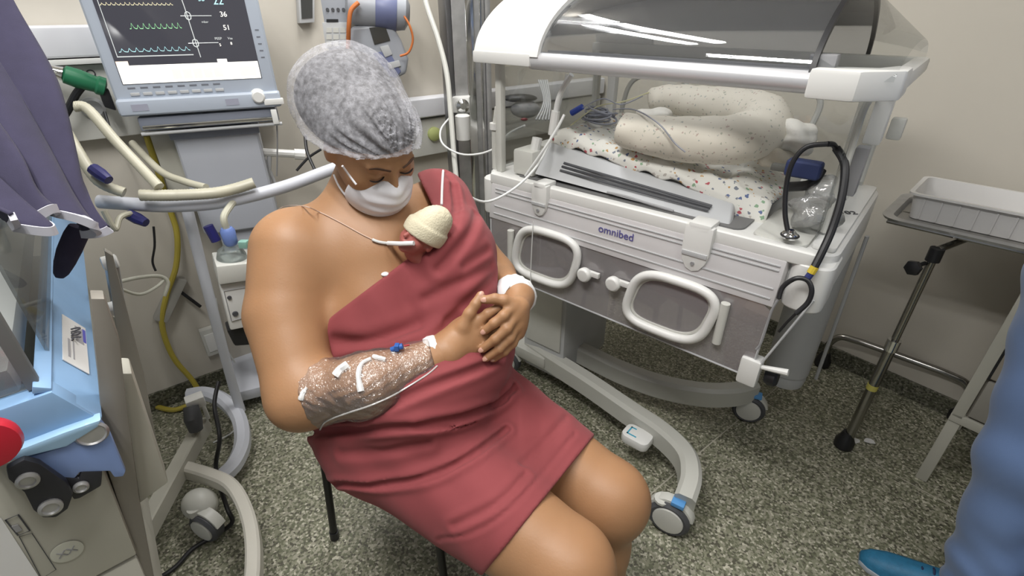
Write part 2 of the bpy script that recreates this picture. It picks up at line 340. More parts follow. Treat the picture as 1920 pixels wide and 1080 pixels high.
obj('hood_hinge_strip', IM().box((-.90, 1.217, 1.262), (-.22, 1.226, 1.276)), midgrey, inc, .002)
obj('hood_handle', IM().tube(cat([(-.245, 1.42, 1.425), (-.235, 1.42, 1.455), (-.225, 1.50, 1.455), (-.235, 1.52, 1.43)]), .006), steel, inc)
def ring(a, b, z, w, h, r, squash, flipn=24, skew=.018):
    pts = []
    for k in range(flipn*2):
        q = math.pi*k/flipn; c, s = math.cos(q), math.sin(q)
        x = math.copysign(abs(c)**.58, c)*w/2; y = math.copysign(abs(s)**.62, s)*h/2
        pts.append((a+x+skew*(y/(h/2)), b, z+y*(1-.10*x/(w/2)*0)))
    return pts
back = obj('rear_wall', IM().box((-1.08, 1.797, .91), (-.16, 1.802, 1.23)), acrylic, inc)
for a in (-.84, -.43): obj('porthole_rim', IM().tube(ring(a, 1.788, 1.075, .235, .185, 0, 0), .009, 8, closed=True), offwhite, back)
lw = obj('left_wall', IM().box((-1.092, 1.25, .91), (-1.088, 1.79, 1.22)), acrylic, inc)
rw = obj('right_wall', IM().box((-.150, 1.26, .91), (-.146, 1.79, 1.22)), acrylic, inc)
obj('right_wall_frame', IM().tube(cat([(-.142, 1.30, .92), (-.140, 1.29, 1.10), (-.142, 1.31, 1.20), (-.142, 1.55, 1.205), (-.142, 1.76, 1.20), (-.142, 1.77, 1.0), (-.142, 1.76, .93)], 5), .007, 8), offwhite, rw)
obj('wall_latch', IM().box((-.140, 1.43, 1.10), (-.105, 1.47, 1.215)), white, rw, .006)
obj('latch_slide', IM().box((-.138, 1.34, 1.0), (-.112, 1.375, 1.11)), midgrey, rw, .004)
obj('latch_knob', IM().box((-.105, 1.52, 1.10), (-.075, 1.55, 1.15)), offwhite, rw, .006)
# ------ folded-down door
dn = B0-.026
def dp(a, z): return (a, dn, z)
dpts = [dp(-1.085, .757), dp(-1.085, .57), dp(-1.07, .553), dp(-.20, .542), dp(-.185, .555), dp(-.18, .74), dp(-.20, .757)]
door = obj('front_door', IM().prism(dpts, (0, .005, 0)), door_acrylic, inc)
obj('door_edge', IM().tube([dp(-1.085, .75), dp(-1.085, .57), dp(-1.07, .553), dp(-.20, .542), dp(-.185, .555), dp(-.18, .75)], .003, 6), pale, door)
for (a, z) in ((-.845, .685), (-.425, .665)):
    r0 = obj('porthole_rim', IM().tube(ring(a, dn-.012, z, .232, .172, 0, 0), .0125, 12, closed=True), white, door)
    obj('porthole_gasket', IM().tube(ring(a, dn-.003, z, .205, .145, 0, 0), .006, 6, closed=True), offwhite, door)
    pp = IM(); pr_ = ring(a, dn-.006, z, .20, .14, 0, 0); pp.prism(pr_, (0, .003, 0)); obj('porthole_pane', pp, door_acrylic, door)
for a, z0, z1 in ((-.988, .615, .738), (-.282, .612, .732)):
    obj('door_hinge', IM().tube([dp(a, z0)+V((0, -.012, 0)) if False else V((a, dn-.010, z0)), V((a, dn-.010, z1))], .0115, 12), offwhite, door)
for a, z in ((-.69, .678), (-.592, .682)):
    kn = IM().lathe([(.012, 0), (.014, .006), (.022, .012), (.023, .026), (.018, .032)], (a, dn, z), (0, -1, 0), 16)
    kn.box((a-.008, dn-.016, z-.002), (a+.045, dn-.004, z+.014)); obj('door_knob', kn, white, door, .002)
for a, z, s in ((-.882, .875, .8), (-.385, .862, 1.0)):
    mb = IM(); w_, zt = .036*s, z+.012
    pts = []
    for (x, y) in ((-1, .055), (1, .055), (1, -.018), (.85, -.042), (.5, -.062), (0, -.070), (-.5, -.062), (-.85, -.042), (-1, -.018)): pts.append((a+x*w_, B0-.030, zt+y*s-.02))
    mb.prism(pts, (0, .024, 0)); lt = obj('door_latch', mb, white, inc, .005)
    obj('latch_top', IM().box((a-w_*.8, B0-.03, zt+.036*s-.02), (a+w_*.8, B0+.03, zt+.062*s-.02)), white, lt, .006)
    obj('latch_groove', IM().box((a-w_*.9, B0-.033, zt-.026*s-.02), (a+w_*.9, B0-.029, zt-.014*s-.02)), pale, lt, .001)
    obj('latch_button', IM().lathe([(.005, 0), (.005, .004)], (a, B0-.03, zt-.045*s-.02), (0, -1, 0), 10), midgrey, lt)
obj('door_stop', IM().box((-.215, dn-.012, .52), (-.165, dn+.03, .60)), white, inc, .008)
obj('door_stop_peg', IM().tube([(-.165, dn, .585), (-.105, dn, .598)], [.006, .009]), white, inc)
obj('door_bumper', IM().lathe([(.02, 0), (.026, .01), (.026, .025), (.02, .03)], (-.155, dn+.03, .548), (1, 0, .1), 14), black, inc)
obj('door_rod', IM().tube([(-.17, dn-.004, .59), (-.105, dn+.01, .80)], .003, 6), pale, inc)
# ------ pedestal, base, canister
obj('pedestal', IM().box((-1.06, 1.33, .06), (-.86, 1.66, .77)), pale, inc, .012)
obj('pedestal_drawer', IM().box((-1.04, 1.322, .20), (-.875, 1.332, .66)), offwhite, inc, .004)
obj('underbed_column', IM().box((-.86, 1.40, .55), (-.30, 1.74, .765)), midgrey, inc, .03)
obj('canister', IM().lathe([(.05, .18), (.064, .19), (.068, .22), (.064, .235), (.07, .24), (.07, .76)], (-.165, 1.74, 0), n=24), pale, inc, .0)
obj('canister_pipe', IM().tube([(-.08, 1.80, .76), (-.075, 1.86, .16)], .006, 8), pale, inc)
def barprof(w, h, r=.012): return [(-w, -h+r), (-w+r, -h), (w-r, -h), (w, -h+r), (w, h-r), (w-r, h), (-w+r, h), (-w, h-r)]
fpath = cat([I(-1.05, 1.36, .13), I(-.90, 1.335, .13), I(-.72, 1.31, .13), I(-.53, 1.275, .13), I(-.40, 1.25, .132), I(-.30, 1.20, .136), I(-.25, 1.12, .138), I(-.235, 1.05, .125)], 5)
ff = obj('base_arm', MB().sweep(fpath, barprof(.030, .044), (0, 0, 1)), mat('base_enamel', (.50, .50, .46), .38, nscale=6, namt=.06), inc)
rpath = cat([I(-1.05, 1.44, .13), I(-.90, 1.46, .13), I(-.68, 1.455, .13), I(-.52, 1.475, .13), I(-.38, 1.53, .132), I(-.29, 1.60, .136), I(-.245, 1.68, .132)], 5)
obj('base_arm', MB().sweep(rpath, barprof(.030, .044), (0, 0, 1)), MATS['base_enamel'], inc)
lpath = cat([I(-.95, 1.36, .125), I(-1.08, 1.38, .125), I(-1.16, 1.45, .125)], 5)
obj('base_cross', IM().box((-1.15, 1.30, .10), (-.93, 1.48, .155)), MATS['base_enamel'], inc, .015)
def caster(name, c, axis, R, parent, tab=None, W=.022, top=.13, hubm=None):
    c = V(c); ax = V(axis).normalized(); w_ = obj(name, MB().lathe([(R*.55, -W*.7), (R*.86, -W), (R, -W*.6), (R, W*.6), (R*.86, W), (R*.55, W*.7)], c, ax, 28), darkgrey, parent)
    obj('hub_cap', MB().lathe([(R*.74, W*.7), (R*.72, W*1.12), (R*.5, W*1.25), (0, W*1.25)], c, ax, 24), hubm or offwhite, w_)
    obj('hub_cap', MB().lathe([(R*.74, W*.7), (R*.72, W*1.12), (R*.5, W*1.25), (0, W*1.25)], c, -ax, 24), hubm or offwhite, w_)
    f = ax.cross(V((0, 0, 1))); pts = []
    for k in range(9):
        q = math.radians(15+150*k/8); pts.append(c+f*math.cos(q)*R*1.12+V((0, 0, math.sin(q)*R*1.16))-ax*W*1.15)
    for k in range(8, -1, -1):
        q = math.radians(15+150*k/8); pts.append(c+f*math.cos(q)*R*.5+V((0, 0, math.sin(q)*R*.6))-ax*W*1.15)
    obj('fork', MB().prism(pts, ax*W*1.5), offwhite, w_, .002)
    obj('stem', MB().tube([c+V((0, 0, R*.8))+f*R*.5, V((c.x, c.y, top))+f*R*.5], R*.36, 12), offwhite, w_)
    if tab: obj('brake_tab', MB().obox(c+V((0, 0, R*1.15))-f*R*.25, f*R*.3, ax*W*.8, V((0, 0, R*.12))), tab, w_, .003)
    return w_
bluetab = mat('blue_brake', (.10, .30, .62), .4)
caster('caster', I(-.262, 1.035, .062), I(.12, -1, 0), .062, inc, bluetab, top=.12, W=.02)
caster('caster', I(-.235, 1.665, .058), I(.25, -1, 0), .058, inc, bluetab, top=.115, W=.02)
caster('caster', I(-1.12, 1.30, .058), I(.2, -1, 0), .058, inc, bluetab, top=.115, W=.02)
caster('caster', I(-1.12, 1.62, .058), I(.2, -1, 0), .058, inc, bluetab, top=.115, W=.02)
obj('base_cross', IM().box((-1.155, 1.44, .10), (-1.06, 1.66, .155)), MATS['base_enamel'], inc, .015)
ped = obj('foot_pedal', IM().prism(rrect(-.512, 1.165, -.415, 1.235, .022, .10), (0, 0, .035)), white, inc, .008)
obj('pedal_arm', IM().box((-.475, 1.21, .10), (-.445, 1.29, .12)), midgrey, inc, .003)
bm_ = mat('mark_blue', (.06, .35, .50), .5)
obj('pedal_mark', IM().box((-.495, 1.180, .1345), (-.490, 1.218, .1358)).box((-.495, 1.180, .1345), (-.46, 1.185, .1358)).box((-.495, 1.213, .1345), (-.475, 1.218, .1358)), bm_, ped)
# ------------------------------------------------------------------ wall fittings
def WLp(px, py, off=0): return Pp(px, py, CORNER-UY*off, UY)
def WRp(px, py, off=0): return Pp(px, py, CORNER-UX*off, UX)
def rcoord(p): q = p-CORNER; return q.dot(UX), q.dot(UY), q.z
def rbox(a, b): # room-frame box
    m = MB(); (x0, y0, z0), (x1, y1, z1) = a, b
    return m.hexa([rm(x0, y0, z0), rm(x1, y0, z0), rm(x1, y1, z0), rm(x0, y1, z0), rm(x0, y0, z1), rm(x1, y0, z1), rm(x1, y1, z1), rm(x0, y1, z1)])
t = thing('medical_gas_panel', 'long grey-white medical gas panel on the wall behind the screen', 'wall panel', rm(-2.6, -.03, 1.05))
obj('panel_body', rbox((-3.3, -.05, 1.03), (-1.72, -.001, 1.235)), offwhite, t, .004)
obj('top_rail', rbox((-3.3, -.075, 1.255), (-1.72, -.001, 1.335)), mat('pale_lilac', (.66, .67, .71), .4), t, .012, seg=3)
obj('edge_highlight', rbox((-3.3, -.078, 1.238), (-1.72, -.01, 1.252)), white, t, .002)  # white strip stands in for the highlight on the rail's lower edge
text('outlet_lettering', 'VACUO', MATS['ink'], .03, rm(-2.245, -.052, 1.21), UX, (0, 0, 1), t)
obj('outlet', MB().lathe([(.03, 0), (.03, .012), (.022, .02)], rm(-2.23, -.05, 1.12), -UY, 18), pale, t)
g = thing('gas_connector', 'green gas connector with black hoses below the wall panel', 'connector', WLp(150, 150, .12))
gc = WLp(148, 148, .13); green = mat('green_plastic', (.02, .17, .08), .4)
gx = (WLp(185, 160, .13)-gc).normalized()
obj('connector_body', MB().lathe([(.012, -.035), (.024, -.03), (.026, 0), (.022, .035), (.026, .04), (.026, .055), (.01, .06)], gc, gx, 16), green, g)
obj('connector_neck', MB().lathe([(.012, -.09), (.014, -.05), (.018, -.035)], gc, gx, 14), chrome, g)
obj('connector_grip', MB().obox(gc+gx*.05-V((0, 0, .03)), gx*.014, UY*.014, V((0, 0, .03))), black, g, .006)
obj('hose', MB().tube(cat([gc-V((0, 0, .02)), WLp(142, 178, .12), WLp(128, 205, .11), WLp(112, 235, .10), WLp(80, 320, .10)]), .010), black, g)
t = thing('lower_wall_rail', 'pale lilac equipment rail on the wall beside the steel column', 'wall rail', rm(-1.0, -.03, .9))
obj('top_rail', rbox((-1.55, -.07, .965), (-.02, -.001, 1.045)), MATS['pale_lilac'], t, .012, seg=3)
obj('panel_body', rbox((-1.55, -.045, .80), (-.02, -.001, .955)), offwhite, t, .004)
obj('outlet', MB().lathe([(.03, 0), (.03, .014), (.02, .02)], rm(-1.09, -.045, .89), -UY, 18), mat('yellow_green', (.45, .5, .2), .5), t)
t = thing('wall_socket', 'small cream wall socket box low on the wall behind the cart', 'socket', rm(-2.14, -.02, .2))
sx, _, sz = rcoord(WLp(395, 635))
obj('box', rbox((sx-.03, -.03, sz-.06), (sx+.03, -.001, sz+.06)), offwhite, t, .005)
obj('socket_plate', rbox((sx-.02, -.034, sz-.04), (sx+.02, -.029, sz+.04)), white, t, .002)
# yellow hose and its channel on the wall
yel = mat('yellow_hose', (.42, .34, .05), .45)
t = thing('yellow_hose', 'yellow hose running down the wall behind the left cart', 'hose', WLp(335, 560, .03))
obj('hose', MB().tube(cat([WLp(275, 255, .03), WLp(318, 390, .03), WLp(332, 440, .04), WLp(330, 500, .05), WLp(312, 555, .04), WLp(304, 610, .03), WLp(325, 670, .03), WLp(362, 715, .05), Pz(372, 745, .03), Pz(330, 768, .012), Pz(292, 762, .012)]), .0095), yel, t)
t = thing('cable_channel', 'grey angled cable channel on the wall beside the yellow hose', 'cable channel', WLp(320, 560, .02))
c1, c2 = WLp(338, 520, .02), WLp(300, 600, .02)
d_ = (c2-c1); obj('channel', MB().obox((c1+c2)/2, d_*.5, d_.cross(UY).normalized()*.022, UY*.018), mat('grey_channel', (.36, .35, .32), .5), t, .006)

# ------------------------------------------------------------------ steel column
t = thing('steel_column', 'tall brushed steel equipment column between the pumps and the clear-hood incubator', 'column', (-.172, 2.05, 0))
cx, cy = -.172, 2.05; th = .35
CM = Matrix.Translation((cx, cy, 0)) @ Matrix.Rotation(th, 4, 'Z')
obj('column_shaft', MB(CM).box((-.062, -.05, 0), (.062, .05, RH)), steel, t, .012)
for s in (-1, 1):
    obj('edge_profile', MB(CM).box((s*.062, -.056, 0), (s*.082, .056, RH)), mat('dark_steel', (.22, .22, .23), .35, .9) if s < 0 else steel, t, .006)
obj('front_rib', MB(CM).box((-.012, -.056, 0), (.02, -.05, RH)), chrome, t, .003)
obj('front_rib', MB(CM).box((.04, -.056, 0), (.048, -.05, RH)), chrome, t, .002)
cl = Pt(866, 197, 1.86)
obj('pole_clamp', MB().lathe([(.02, -.02), (.024, -.01), (.024, .02), (.012, .03)], cl, (.3, -1, 0), 16), chrome, t)
obj('clamp_arm', MB().box(cl+V((-.035, -.005, -.028)), cl+V((.03, .10, .028))), white, t, .006)
obj('filter_cup', MB().lathe([(.018, -.05), (.026, -.045), (.028, .04), (.02, .045)], Pt(868, 238, 1.86), (0, 0, 1), 18), white, t)

# ------------------------------------------------------------------ infusion pumps
t = thing('infusion_pump_stack', 'grey-blue infusion pumps hung on the wall above the capped head', 'infusion pump', Pt(670, 60, 1.85))
pn = V((.22, -.975, 0)).normalized(); px_ = V((0, 0, 1)).cross(-pn).normalized(); px_ = -px_ if px_.x < 0 else px_
def PU(px, py, off=0): return Pp(px, py, Pt(670, 60, 1.85)+pn*off, pn)
pg = mat('pump_grey', (.36, .38, .42), .4, nscale=6, namt=.08); pb = mat('pump_blue', (.15, .17, .30), .4)
obj('left_unit', MB().prism([PU(587, -60), PU(655, -60), PU(655, 95), PU(632, 100), PU(602, 92), PU(590, 60)], -pn*.12), pg, t, .01)
kp = obj('keypad', MB().prism([PU(604, 42, .004), PU(652, 42, .004), PU(652, 90, .004), PU(608, 90, .004)], -pn*.006), pale, t, .002)
for i in range(3):
    for k in range(3): obj('key', MB().prism([PU(612+k*13, 52+i*13, .006), PU(622+k*13, 52+i*13, .006), PU(622+k*13, 61+i*13, .006), PU(612+k*13, 61+i*13, .006)], -pn*.004), offwhite, kp)
obj('label_bar', MB().prism([PU(612, 36, .006), PU(634, 36, .006), PU(634, 41, .006), PU(612, 41, .006)], -pn*.004), black, t)
for k in range(4): obj('socket_hole', MB().lathe([(.006, 0), (.006, .002)], PU(614+k*10, 18, .002), pn, 10), darkgrey, t)
c1 = PU(648, 10, .03); c2 = PU(768, 28, .03); ax = (c2-c1).normalized(); L = (c2-c1).length
obj('upper_unit', MB().lathe([(.03, 0), (.055, .01), (.064, .04), (.064, L*.75), (.056, L*.93), (.03, L)], PU(648, 8, .03), ax, 24), pg, t)
obj('blue_band', MB().lathe([(.0645, L*.46), (.066, L*.47), (.066, L*.78), (.0645, L*.79)], PU(648, 8, .03), ax, 24), pb, t)
l1, l2 = PU(668, 62, .05), PU(745, 128, .05); la = (l2-l1).normalized(); lb = la.cross(pn).normalized()
obj('lower_unit', MB().prism([PU(658, 50, .06), PU(732, 42, .06), PU(752, 75, .06), PU(766, 110, .06), PU(762, 138, .06), PU(742, 148, .06), PU(712, 138, .06), PU(672, 112, .06), PU(655, 80, .06)], -pn*.09), pg, t, .014, seg=3)
obj('lower_band', MB().prism([PU(700, 100, .063), PU(728, 94, .063), PU(752, 134, .063), PU(742, 147, .063), PU(722, 140, .063)], -pn*.006), pb, t, .002)
obj('display', MB().prism([PU(692, 52, .064), PU(722, 48, .064), PU(732, 76, .064), PU(702, 84, .064)], -pn*.006), mat('dim_screen', (.06, .06, .055), .2), t, .002)
obj('button_plate', MB().prism([PU(712, 88, .066), PU(728, 84, .066), PU(736, 102, .066), PU(722, 108, .066)], -pn*.006), pale, t, .002)
obj('button_plate', MB().prism([PU(726, 118, .066), PU(748, 113, .066), PU(752, 124, .066), PU(730, 130, .066)], -pn*.006), pale, t, .002)
obj('wall_bracket', MB().prism([PU(640, 20, -.12), PU(700, 20, -.12), PU(700, 70, -.12), PU(640, 70, -.12)], -pn*.30), midgrey, t)
t = thing('orange_cord', 'orange cord looped around the infusion pumps', 'cord', PU(655, 40, .1))
oc = mat('orange_cord', (.55, .16, .04), .5)
obj('cord', MB().tube(cat([PU(672, 5, .11), PU(658, 20, .12), PU(654, 50, .12), PU(653, 80, .10), PU(650, 112, .09)]), .0075), oc, t)
obj('cord', MB().tube(cat([PU(754, 25, .08), PU(768, 48, .09), PU(774, 75, .09), PU(766, 98, .09), PU(750, 105, .09)]), .004), oc, t)
t = thing('wall_frame', 'small dark wall display left of the infusion pumps', 'display', WLp(572, 10, .02))
obj('frame', MB().prism([WLp(558, -30, .03), WLp(590, -30, .03), WLp(590, 42, .03), WLp(562, 44, .03)], UY*.028), pale, t, .003)
obj('screen', MB().prism([WLp(563, -25, .033), WLp(586, -25, .033), WLp(586, 33, .033), WLp(566, 35, .033)], UY*.004), MATS['dim_screen'], t)
t = thing('white_breathing_hose', 'long white hose hanging in front of the steel column', 'hose', Pt(840, 200, 1.8))
obj('hose', MB().tube(cat([Pt(785, -60, 1.75), Pt(800, 10, 1.75), Pt(822, 75, 1.76), Pt(838, 140, 1.77), Pt(845, 210, 1.78), Pt(852, 300, 1.80), Pt(862, 400, 1.82), Pt(868, 520, 1.9)]), .0095), offwhite, t)
tubem = mat('tube_white', (.68, .69, .68), .35)
t = thing('column_tube_loop', 'thin clear tube looping off the steel column cup', 'tube', Pt(850, 280, 1.75))
obj('tube', MB().tube(cat([Pt(842, 222, 1.80), Pt(826, 245, 1.78), Pt(832, 272, 1.76), Pt(870, 290, 1.74), Pt(920, 282, 1.72), Pt(955, 250, 1.70), Pt(985, 235, 1.69)]), .0035), tubem, t)
t = thing('sensor_lead', 'thin white lead sagging from the incubator to the held baby', 'lead', Pt(930, 370, 1.5))
obj('lead', MB().tube(cat([Pt(1062, 140, 1.64), Pt(1045, 215, 1.62), Pt(1020, 290, 1.52), Pt(975, 345, 1.45), Pt(915, 378, 1.40), Pt(870, 362, 1.34), Pt(843, 335, 1.28)]), .0036), tubem, t)
t = thing('hanging_thread_line', 'thin clear line hanging from the small door latch', 'tube', Pt(1020, 500, 1.5))
obj('tube', MB().tube(cat([I(-.885, 1.15, .80), I(-.885, 1.145, .70), I(-.887, 1.145, .60), I(-.89, 1.15, .48), I(-.93, 1.16, .36), I(-.99, 1.17, .27)]), .0016, 6), tubem, t)

# ------------------------------------------------------------------ ventilator cart with its screen
MX = V((.91, .414, 0)).normalized(); MN = V((.414, -.91, 0)).normalized(); MP = Pt(225, 215, 1.4)
def S(px, py, off=0): return Pp(px, py, MP+MN*off, MN)
vent = thing('ventilator_cart', 'blue-grey ventilator with a large lit screen on a wheeled cart', 'ventilator', V((-.93, 1.55, 0)))
def mq(x, z, off=0): return MP+MX*x+V((0, 0, z))+MN*off   # x along the panel, z above its lower edge
def mbox(x0, x1, z0, z1, d0, d1, mb=None):
    mb = mb or MB(); return mb.hexa([mq(x0, z0, d0), mq(x1, z0, d0), mq(x1, z0, d1), mq(x0, z0, d1), mq(x0, z1, d0), mq(x1, z1, d0), mq(x1, z1, d1), mq(x0, z1, d1)])
def mc(px, py): q = S(px, py)-MP; return q.dot(MX), q.z
W_ = .418
obj('housing', mbox(0, W_, 0, .40, -.07, 0), bluegrey, vent, .014, seg=3)
obj('lower_lip', mbox(.0, W_+.004, -.006, .040, -.04, .014), bluegrey, vent, .012, seg=3)
sx0, sz0 = mc(229, 156); sx1, sz1 = mc(492, 149); sz0 = (sz0+sz1)/2
sh = .36-sz0
def emis(name, col, e, gl=.15):
    if name in MATS: return MATS[name]
    m = mat(name, col, gl); b = m.node_tree.nodes['Principled BSDF']; b.inputs['Emission Color'].default_value = (*col, 1); b.inputs['Emission Strength'].default_value = e
    return m
scr = obj('screen', mbox(sx0, sx1, sz0, .365, -.002, .0015), emis('screen_dark', (.045, .045, .055), .6, .06), vent)
def sb(name, x0, y0, x1, y1, m, off=.0018):   # flat marks on the screen, given by pixels of the photograph
    a, za = mc(x0, y0); b_, zb = mc(x1, y1)
    return obj(name, mbox(min(a, b_), max(a, b_), min(za, zb), max(za, zb), off-.0006, off), m, scr)
wl = emis('screen_white', (.95, .93, .86), .85); gr = emis('screen_grey', (.55, .58, .58), .45)
a0, za = mc(228, 154); a1, zb = mc(490, 124)
obj('task_bar', mbox(sx0+.002, sx1-.002, sz0+.001, sz0+.047, .0012, .0018), wl, scr)
obj('tab', mbox(sx0+.002, sx0+.03, sz0+.047, sz0+.058, .0012, .0018), emis('screen_peach', (.9, .72, .6), .7), scr)
obj('tab', mbox(sx0+.245, sx0+.27, sz0+.047, sz0+.056, .0012, .0018), wl, scr)
for k in range(5): obj('soft_key', mbox(sx0+.125+k*.026, sx0+.147+k*.026, sz0+.008, sz0+.034, .0018, .0021), emis('screen_tan', (.75, .72, .62), .6), scr)
obj('soft_key', mbox(sx1-.055, sx1-.012, sz0+.008, sz0+.034, .0018, .0021), MATS['screen_tan'], scr)
def wave(name, x0, z0, x1, amp, n, m, seed, thick=.0014, sharp=2):
    rnd = random.Random(seed); mb = MB(); pts = []
    for i in range(n*4+1):
        x = x0+(x1-x0)*i/(n*4); z = z0+(amp*rnd.uniform(.7, 1.1) if i % 4 == sharp else 0)+(amp*.25*rnd.random() if i % 4 == 3 else 0); pts.append((x, z))
    for (xa, zaa), (xb, zbb) in zip(pts, pts[1:]):
        mb.hexa([mq(xa, zaa, .0016), mq(xb, zbb, .0016), mq(xb, zbb, .0022), mq(xa, zaa, .0022), mq(xa, zaa+thick, .0016), mq(xb, zbb+thick, .0016), mq(xb, zbb+thick, .0022), mq(xa, zaa+thick, .0022)])
    obj(name, mb, m, scr)
yg = emis('trace_yellow', (.75, .68, .45), .7); gg = emis('trace_green', (.35, .8, .4), .7); cg = emis('trace_cyan', (.45, .8, .85), .7)
wave('pressure_trace', sx0+.012, sz0+.190, sx0+.175, .006, 16, yg, 1)
wave('flow_trace', sx0+.060, sz0+.135, sx0+.180, .012, 9, gg, 2)
wave('volume_trace', sx0+.018, sz0+.080, sx0+.185, .010, 10, cg, 3)
sg = MB()
mbox(sx0+.010, sx0+.0115, sz0+.07, sz0+.24, .0016, .0020, sg); mbox(sx0+.010, sx0+.19, sz0+.068, sz0+.0705, .0016, .0020, sg)
obj('axis_line', sg, gr, scr)
# loops, figures and readouts on the right of the screen
lp = MB(); lp.tube(cat([mq(sx0+.195, sz0+.245, .002), mq(sx0+.200, sz0+.19, .002), mq(sx0+.203, sz0+.12, .002), mq(sx0+.206, sz0+.062, .002)]), .0011, 5)
for zc in (.165, .098):
    lp.tube([mq(sx0+.185, sz0+zc, .002), mq(sx0+.26, sz0+zc, .002)], .0009, 5)
    lp.tube([mq(sx0+.203+.007*math.cos(q*.785), sz0+zc+.010*math.sin(q*.785), .002) for q in range(8)], .0014, 5, closed=True)
obj('loop_plot', lp, gr, scr)
for (x, z, s, tx, m) in ((.245, .205, .016, '38', cg), (.285, .200, .026, '22', cg), (.283, .238, .024, '97', yg), (.240, .232, .010, 'O2', emis('trace_orange', (.85, .4, .2), .7)),
                         (.29, .168, .018, '36', wl), (.29, .135, .018, '51', wl), (.24, .150, .008, 'mbar', gr), (.262, .108, .009, 'PEEP', gr), (.263, .092, .010, '5', wl), (.292, .108, .009, 'Vte', gr), (.292, .095, .010, '8', wl)):
    text('readout', tx, m, s, mq(sx0+x, sz0+z, .0022), MX, (0, 0, 1), scr)
# keys under the screen
lab = mat('key_label', (.16, .17, .20), .5)
for k in range(8): obj('key_label', mbox(sx0+.008+k*.030, sx0+.026+k*.030, sz0-.012, sz0-.008, -.001, .0008), lab, vent)
for k in range(8): obj('soft_button', mbox(sx0+.010+k*.030, sx0+.032+k*.030, sz0-.030, sz0-.022, -.001, .003), pale, vent, .0015)
for k in range(5): obj('side_label', mbox(sx1+.010, sx1+.020, sz0+.055+k*.018, sz0+.058+k*.018, -.001, .0008), lab, vent)
obj('sticker', mbox(.035, .075, .008, .026, .0135, .015), mat('lilac_sticker', (.33, .34, .42), .5), vent)
obj('sticker', mbox(.27, .305, .008, .026, .0135, .015), MATS['lilac_sticker'], vent)
kx, kz = mc(487, 180)
obj('rotary_knob', MB().lathe([(.022, 0), (.022, .004), (.018, .006), (.018, .02), (.014, .024)], mq(kx-.004, kz, 0), MN, 24), white, vent)
obj('knob_shelf', mbox(kx+.008, W_+.01, kz-.025, kz-.008, 0, .02), white, vent, .003)
# tray and rails under the head
obj('rail_tray', mbox(.035, .405, -.050, -.012, -.10, .00), bluegrey_dark, vent, .006)
obj('rail', MB().tube([mq(.045, -.038, .012), mq(.40, -.038, .012)], .006), chrome, vent)
obj('rail', MB().tube([mq(.035, -.056, .006), mq(.41, -.056, .006)], .005), pale, vent)
obj('rail_clip', mbox(.385, .402, -.055, -.012, .0, .02), white, vent, .003)
# tapered column
def colq(x0, x1, z, d0, d1): return [mq(x0, z, d0), mq(x1, z, d0), mq(x1, z, d1), mq(x0, z, d1)]
zf = -MP.z
cm = MB().hexa(colq(.10, .335, -.40, -.20, -.03)+colq(.10, .335, -.062, -.20, -.03))
obj('column', cm, mat('column_grey', (.44, .46, .51), .4, nscale=4, namt=.06), vent, .015, seg=3)
obj('column', MB().hexa(colq(.14, .30, zf+.10, -.20, -.05)+colq(.14, .30, -.40, -.20, -.05)), MATS['column_grey'], vent, .01)
obj('column_cap', mbox(.095, .34, -.085, -.062, -.19, -.02), bluegrey_dark, vent, .004)
obj('bottle_holder', mbox(.04, .11, -.26, -.06, -.13, -.06), cream, vent, .006)
obj('side_handle', MB().tube([S(486, 285, -.10), S(560, 289, -.10)], .013), white, vent)
obj('side_handle_end', MB().tube([S(552, 289, -.10), S(572, 290, -.10)], .018), white, vent)
obj('side_bracket', MB().tube([S(505, 290, -.10), S(503, 350, -.10)], .008).tube([S(498, 300, -.10), S(516, 345, -.10)], .006), pale, vent)
wr = MB().tube(cat([S(517, 200, .01), S(520, 260, -.02), S(519, 330, -.05)]), .0025, 6); obj('thin_cable', wr, midgrey, vent)
# handle rail curving towards the seated woman
hb = cat([Pt(186, 378, 1.30), Pt(240, 382, 1.31), Pt(310, 386, 1.33), Pt(390, 382, 1.36), Pt(460, 370, 1.40), Pt(540, 348, 1.45), Pt(610, 322, 1.50), Pt(680, 296, 1.55)])
obj('handle_rail', MB().tube(hb, .0175, 14), bluegrey if False else mat('rail_lilac', (.58, .60, .66), .35, nscale=5, namt=.05), vent)
lt = cat([Pt(350, 388, 1.42), Pt(378, 500, 1.52), Pt(405, 605, 1.62), Pt(436, 720, 1.76), Pt(452, 770, 1.82)])
obj('upright_tube', MB().tube(lt, .0155, 14), MATS['rail_lilac'], vent)
ft = cat([Pz(352, 742, .10), Pz(385, 738, .10), Pz(420, 752, .10), Pz(448, 785, .10), Pz(455, 830, .09), Pz(440, 870, .08), Pz(415, 895, .07)])
obj('base_leg', MB().sweep(ft, barprof(.024, .024), (0, 0, 1)), bluegrey if False else MATS['rail_lilac'], vent, 0)
obj('base_plate', MB().hexa([mq(.02, zf+.05, -.28), mq(.38, zf+.05, -.28), mq(.38, zf+.05, .02), mq(.02, zf+.05, .02), mq(.02, zf+.10, -.28), mq(.38, zf+.10, -.28), mq(.38, zf+.10, .02), mq(.02, zf+.10, .02)]), MATS['rail_lilac'], vent, .015)
for x, d in ((.05, -.25), (.35, -.25), (.35, -.01)):
    q = mq(x, 0, d); caster('caster', (q.x, q.y, .045), MX, .045, vent, None, top=.06, W=.014)
